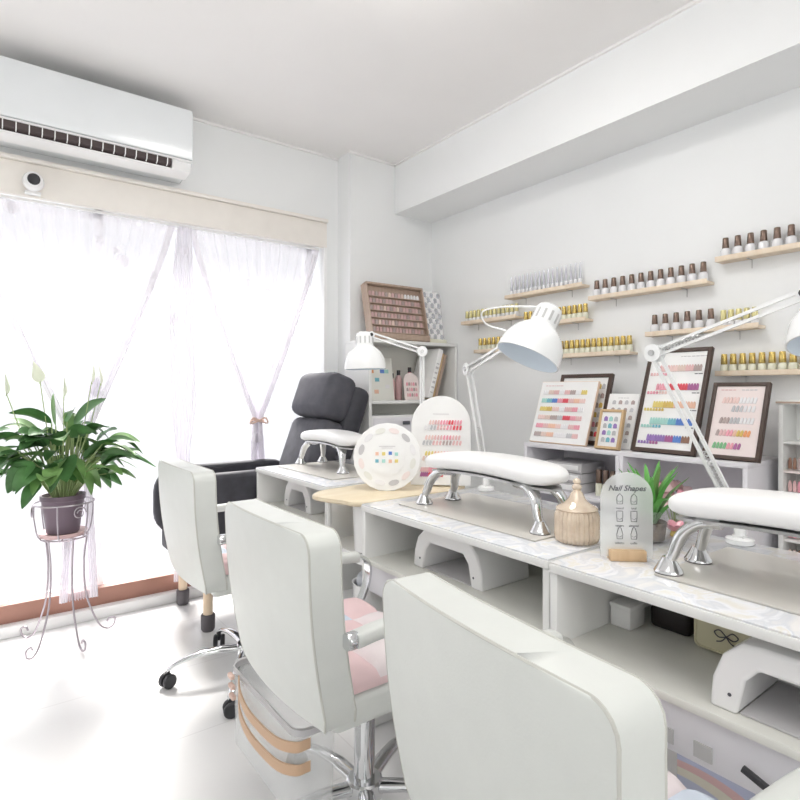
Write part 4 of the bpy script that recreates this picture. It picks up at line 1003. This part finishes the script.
# pink card and trinkets near the plant
t = thing('pink_flower', 'small pink flower head lying beside the spiky plant pot', 'flower', (1.37, .70, .7205))
for k in range(8):
    a = k*PI/4; b = B(); d = Vector((math.cos(a), math.sin(a), 0)); sd = Vector((-d.y, d.x, 0))
    loft(b, [[d*r_-sd*w_+Vector((0, 0, z)), d*r_+Vector((0, 0, z-.003)), d*r_+sd*w_+Vector((0, 0, z))] for r_, w_, z in ((.003, .004, .012), (.015, .010, .02), (.026, .009, .03), (.032, .002, .034))], False, False); obj('petal', b, 'tip_pink', t, ang=80)
b = B(); lathe(b, [(.01, 0), (.012, .004), (.008, .014), (.004, .017)], seg=14); obj('centre', b, 'tip_yellow', t)

# shelf contents of the nearest desk
t = thing('white_cube', 'small white cube box at the left inside the nearest desk shelf', 'box', (1.17, .706, .5505))
b = B(); box(b, -.03, .03, -.025, .025, 0, .05, .004); obj('box', b, 'white_plastic', t); b = B(); box(b, -.031, .031, -.026, .026, .042, .052, .002); obj('lid', b, 'white_plastic', t)
t = thing('black_case', 'black rounded case on the nearest desk shelf beside the cream purse', 'case', (1.235, .63, .5505))
b = B(); box(b, -.03, .05, -.045, .045, 0, .052, .012, seg=3); obj('base', b, 'black_box', t); b = B(); box(b, -.03, .05, -.045, .045, .054, .086, .012, seg=3); obj('lid', b, 'black_box', t)
t = thing('cream_purse', 'cream purse with a thin black bow on the nearest desk shelf', 'purse', (1.192, .50, .5505))
b = B(); box(b, -.012, .05, -.105, .068, 0, .112, .012, seg=3); obj('body', b, 'cream_purse', t)
b = B(); tube(b, [(-.0125, p, q) for p, q in rrect(-.098, .061, .007, .105, .012, 4)+[(.061, .093)]], .0022, 6); obj('edge_binding', b, 'cream_purse', t)
b = B()
for s in (-1, 1):
    tube(b, curve([(-.0145, 0, .042), (-.0145, s*.012, .052), (-.0145, s*.022, .046), (-.0145, s*.014, .038), (-.0145, 0, .042)], 5), .0012, 5)
    tube(b, curve([(-.0145, 0, .042), (-.0145, s*.008, .032), (-.0145, s*.018, .028)], 4), .0012, 5)
obj('bow', b, 'ink', t)
b = B(); tube(b, curve([(.952, .44, .50), (.95, .38, .482), (.95, .30, .468), (.952, .20, .462)], 6), .006, 8)  # plain black curve along the front of the apron
tag(obj('strand', b, 'black_rubber', loc=(-.0, -.06, -.01)), 'thick black cable along the front of the nearest desk apron', 'strand')

# ------------------------------------------------------------------ floor things
b = B(); lathe(b, [(.44, 0), (.45, .003), (.44, .007)], seg=96)
rug = tag(obj('rug', b, 'rainbow_rug', loc=(1.30, .76, .0005)), 'round rug with pastel rainbow bands under the nearest desk', 'rug')
t = thing('storage_crate', 'grey plastic crate on the floor behind the middle chair base', 'crate', (1.16, 1.36, .008))
b = B(); o1 = rrect(-.09, .09, -.1, .1, .02, 4); loft(b, [[Vector((u*s, v*s, z)) for u, v in o1] for s, z in ((.9, 0), (1, .17), (.96, .17), (.86, .008))]); obj('body', b, 'print_grey', t)
b = B(); loft(b, [[Vector((u*s, v*s, z)) for u, v in o1] for s, z in ((1.0, .165), (1.03, .165), (1.03, .175), (.97, .175))], cap=False); obj('rim', b, 'ink', t)
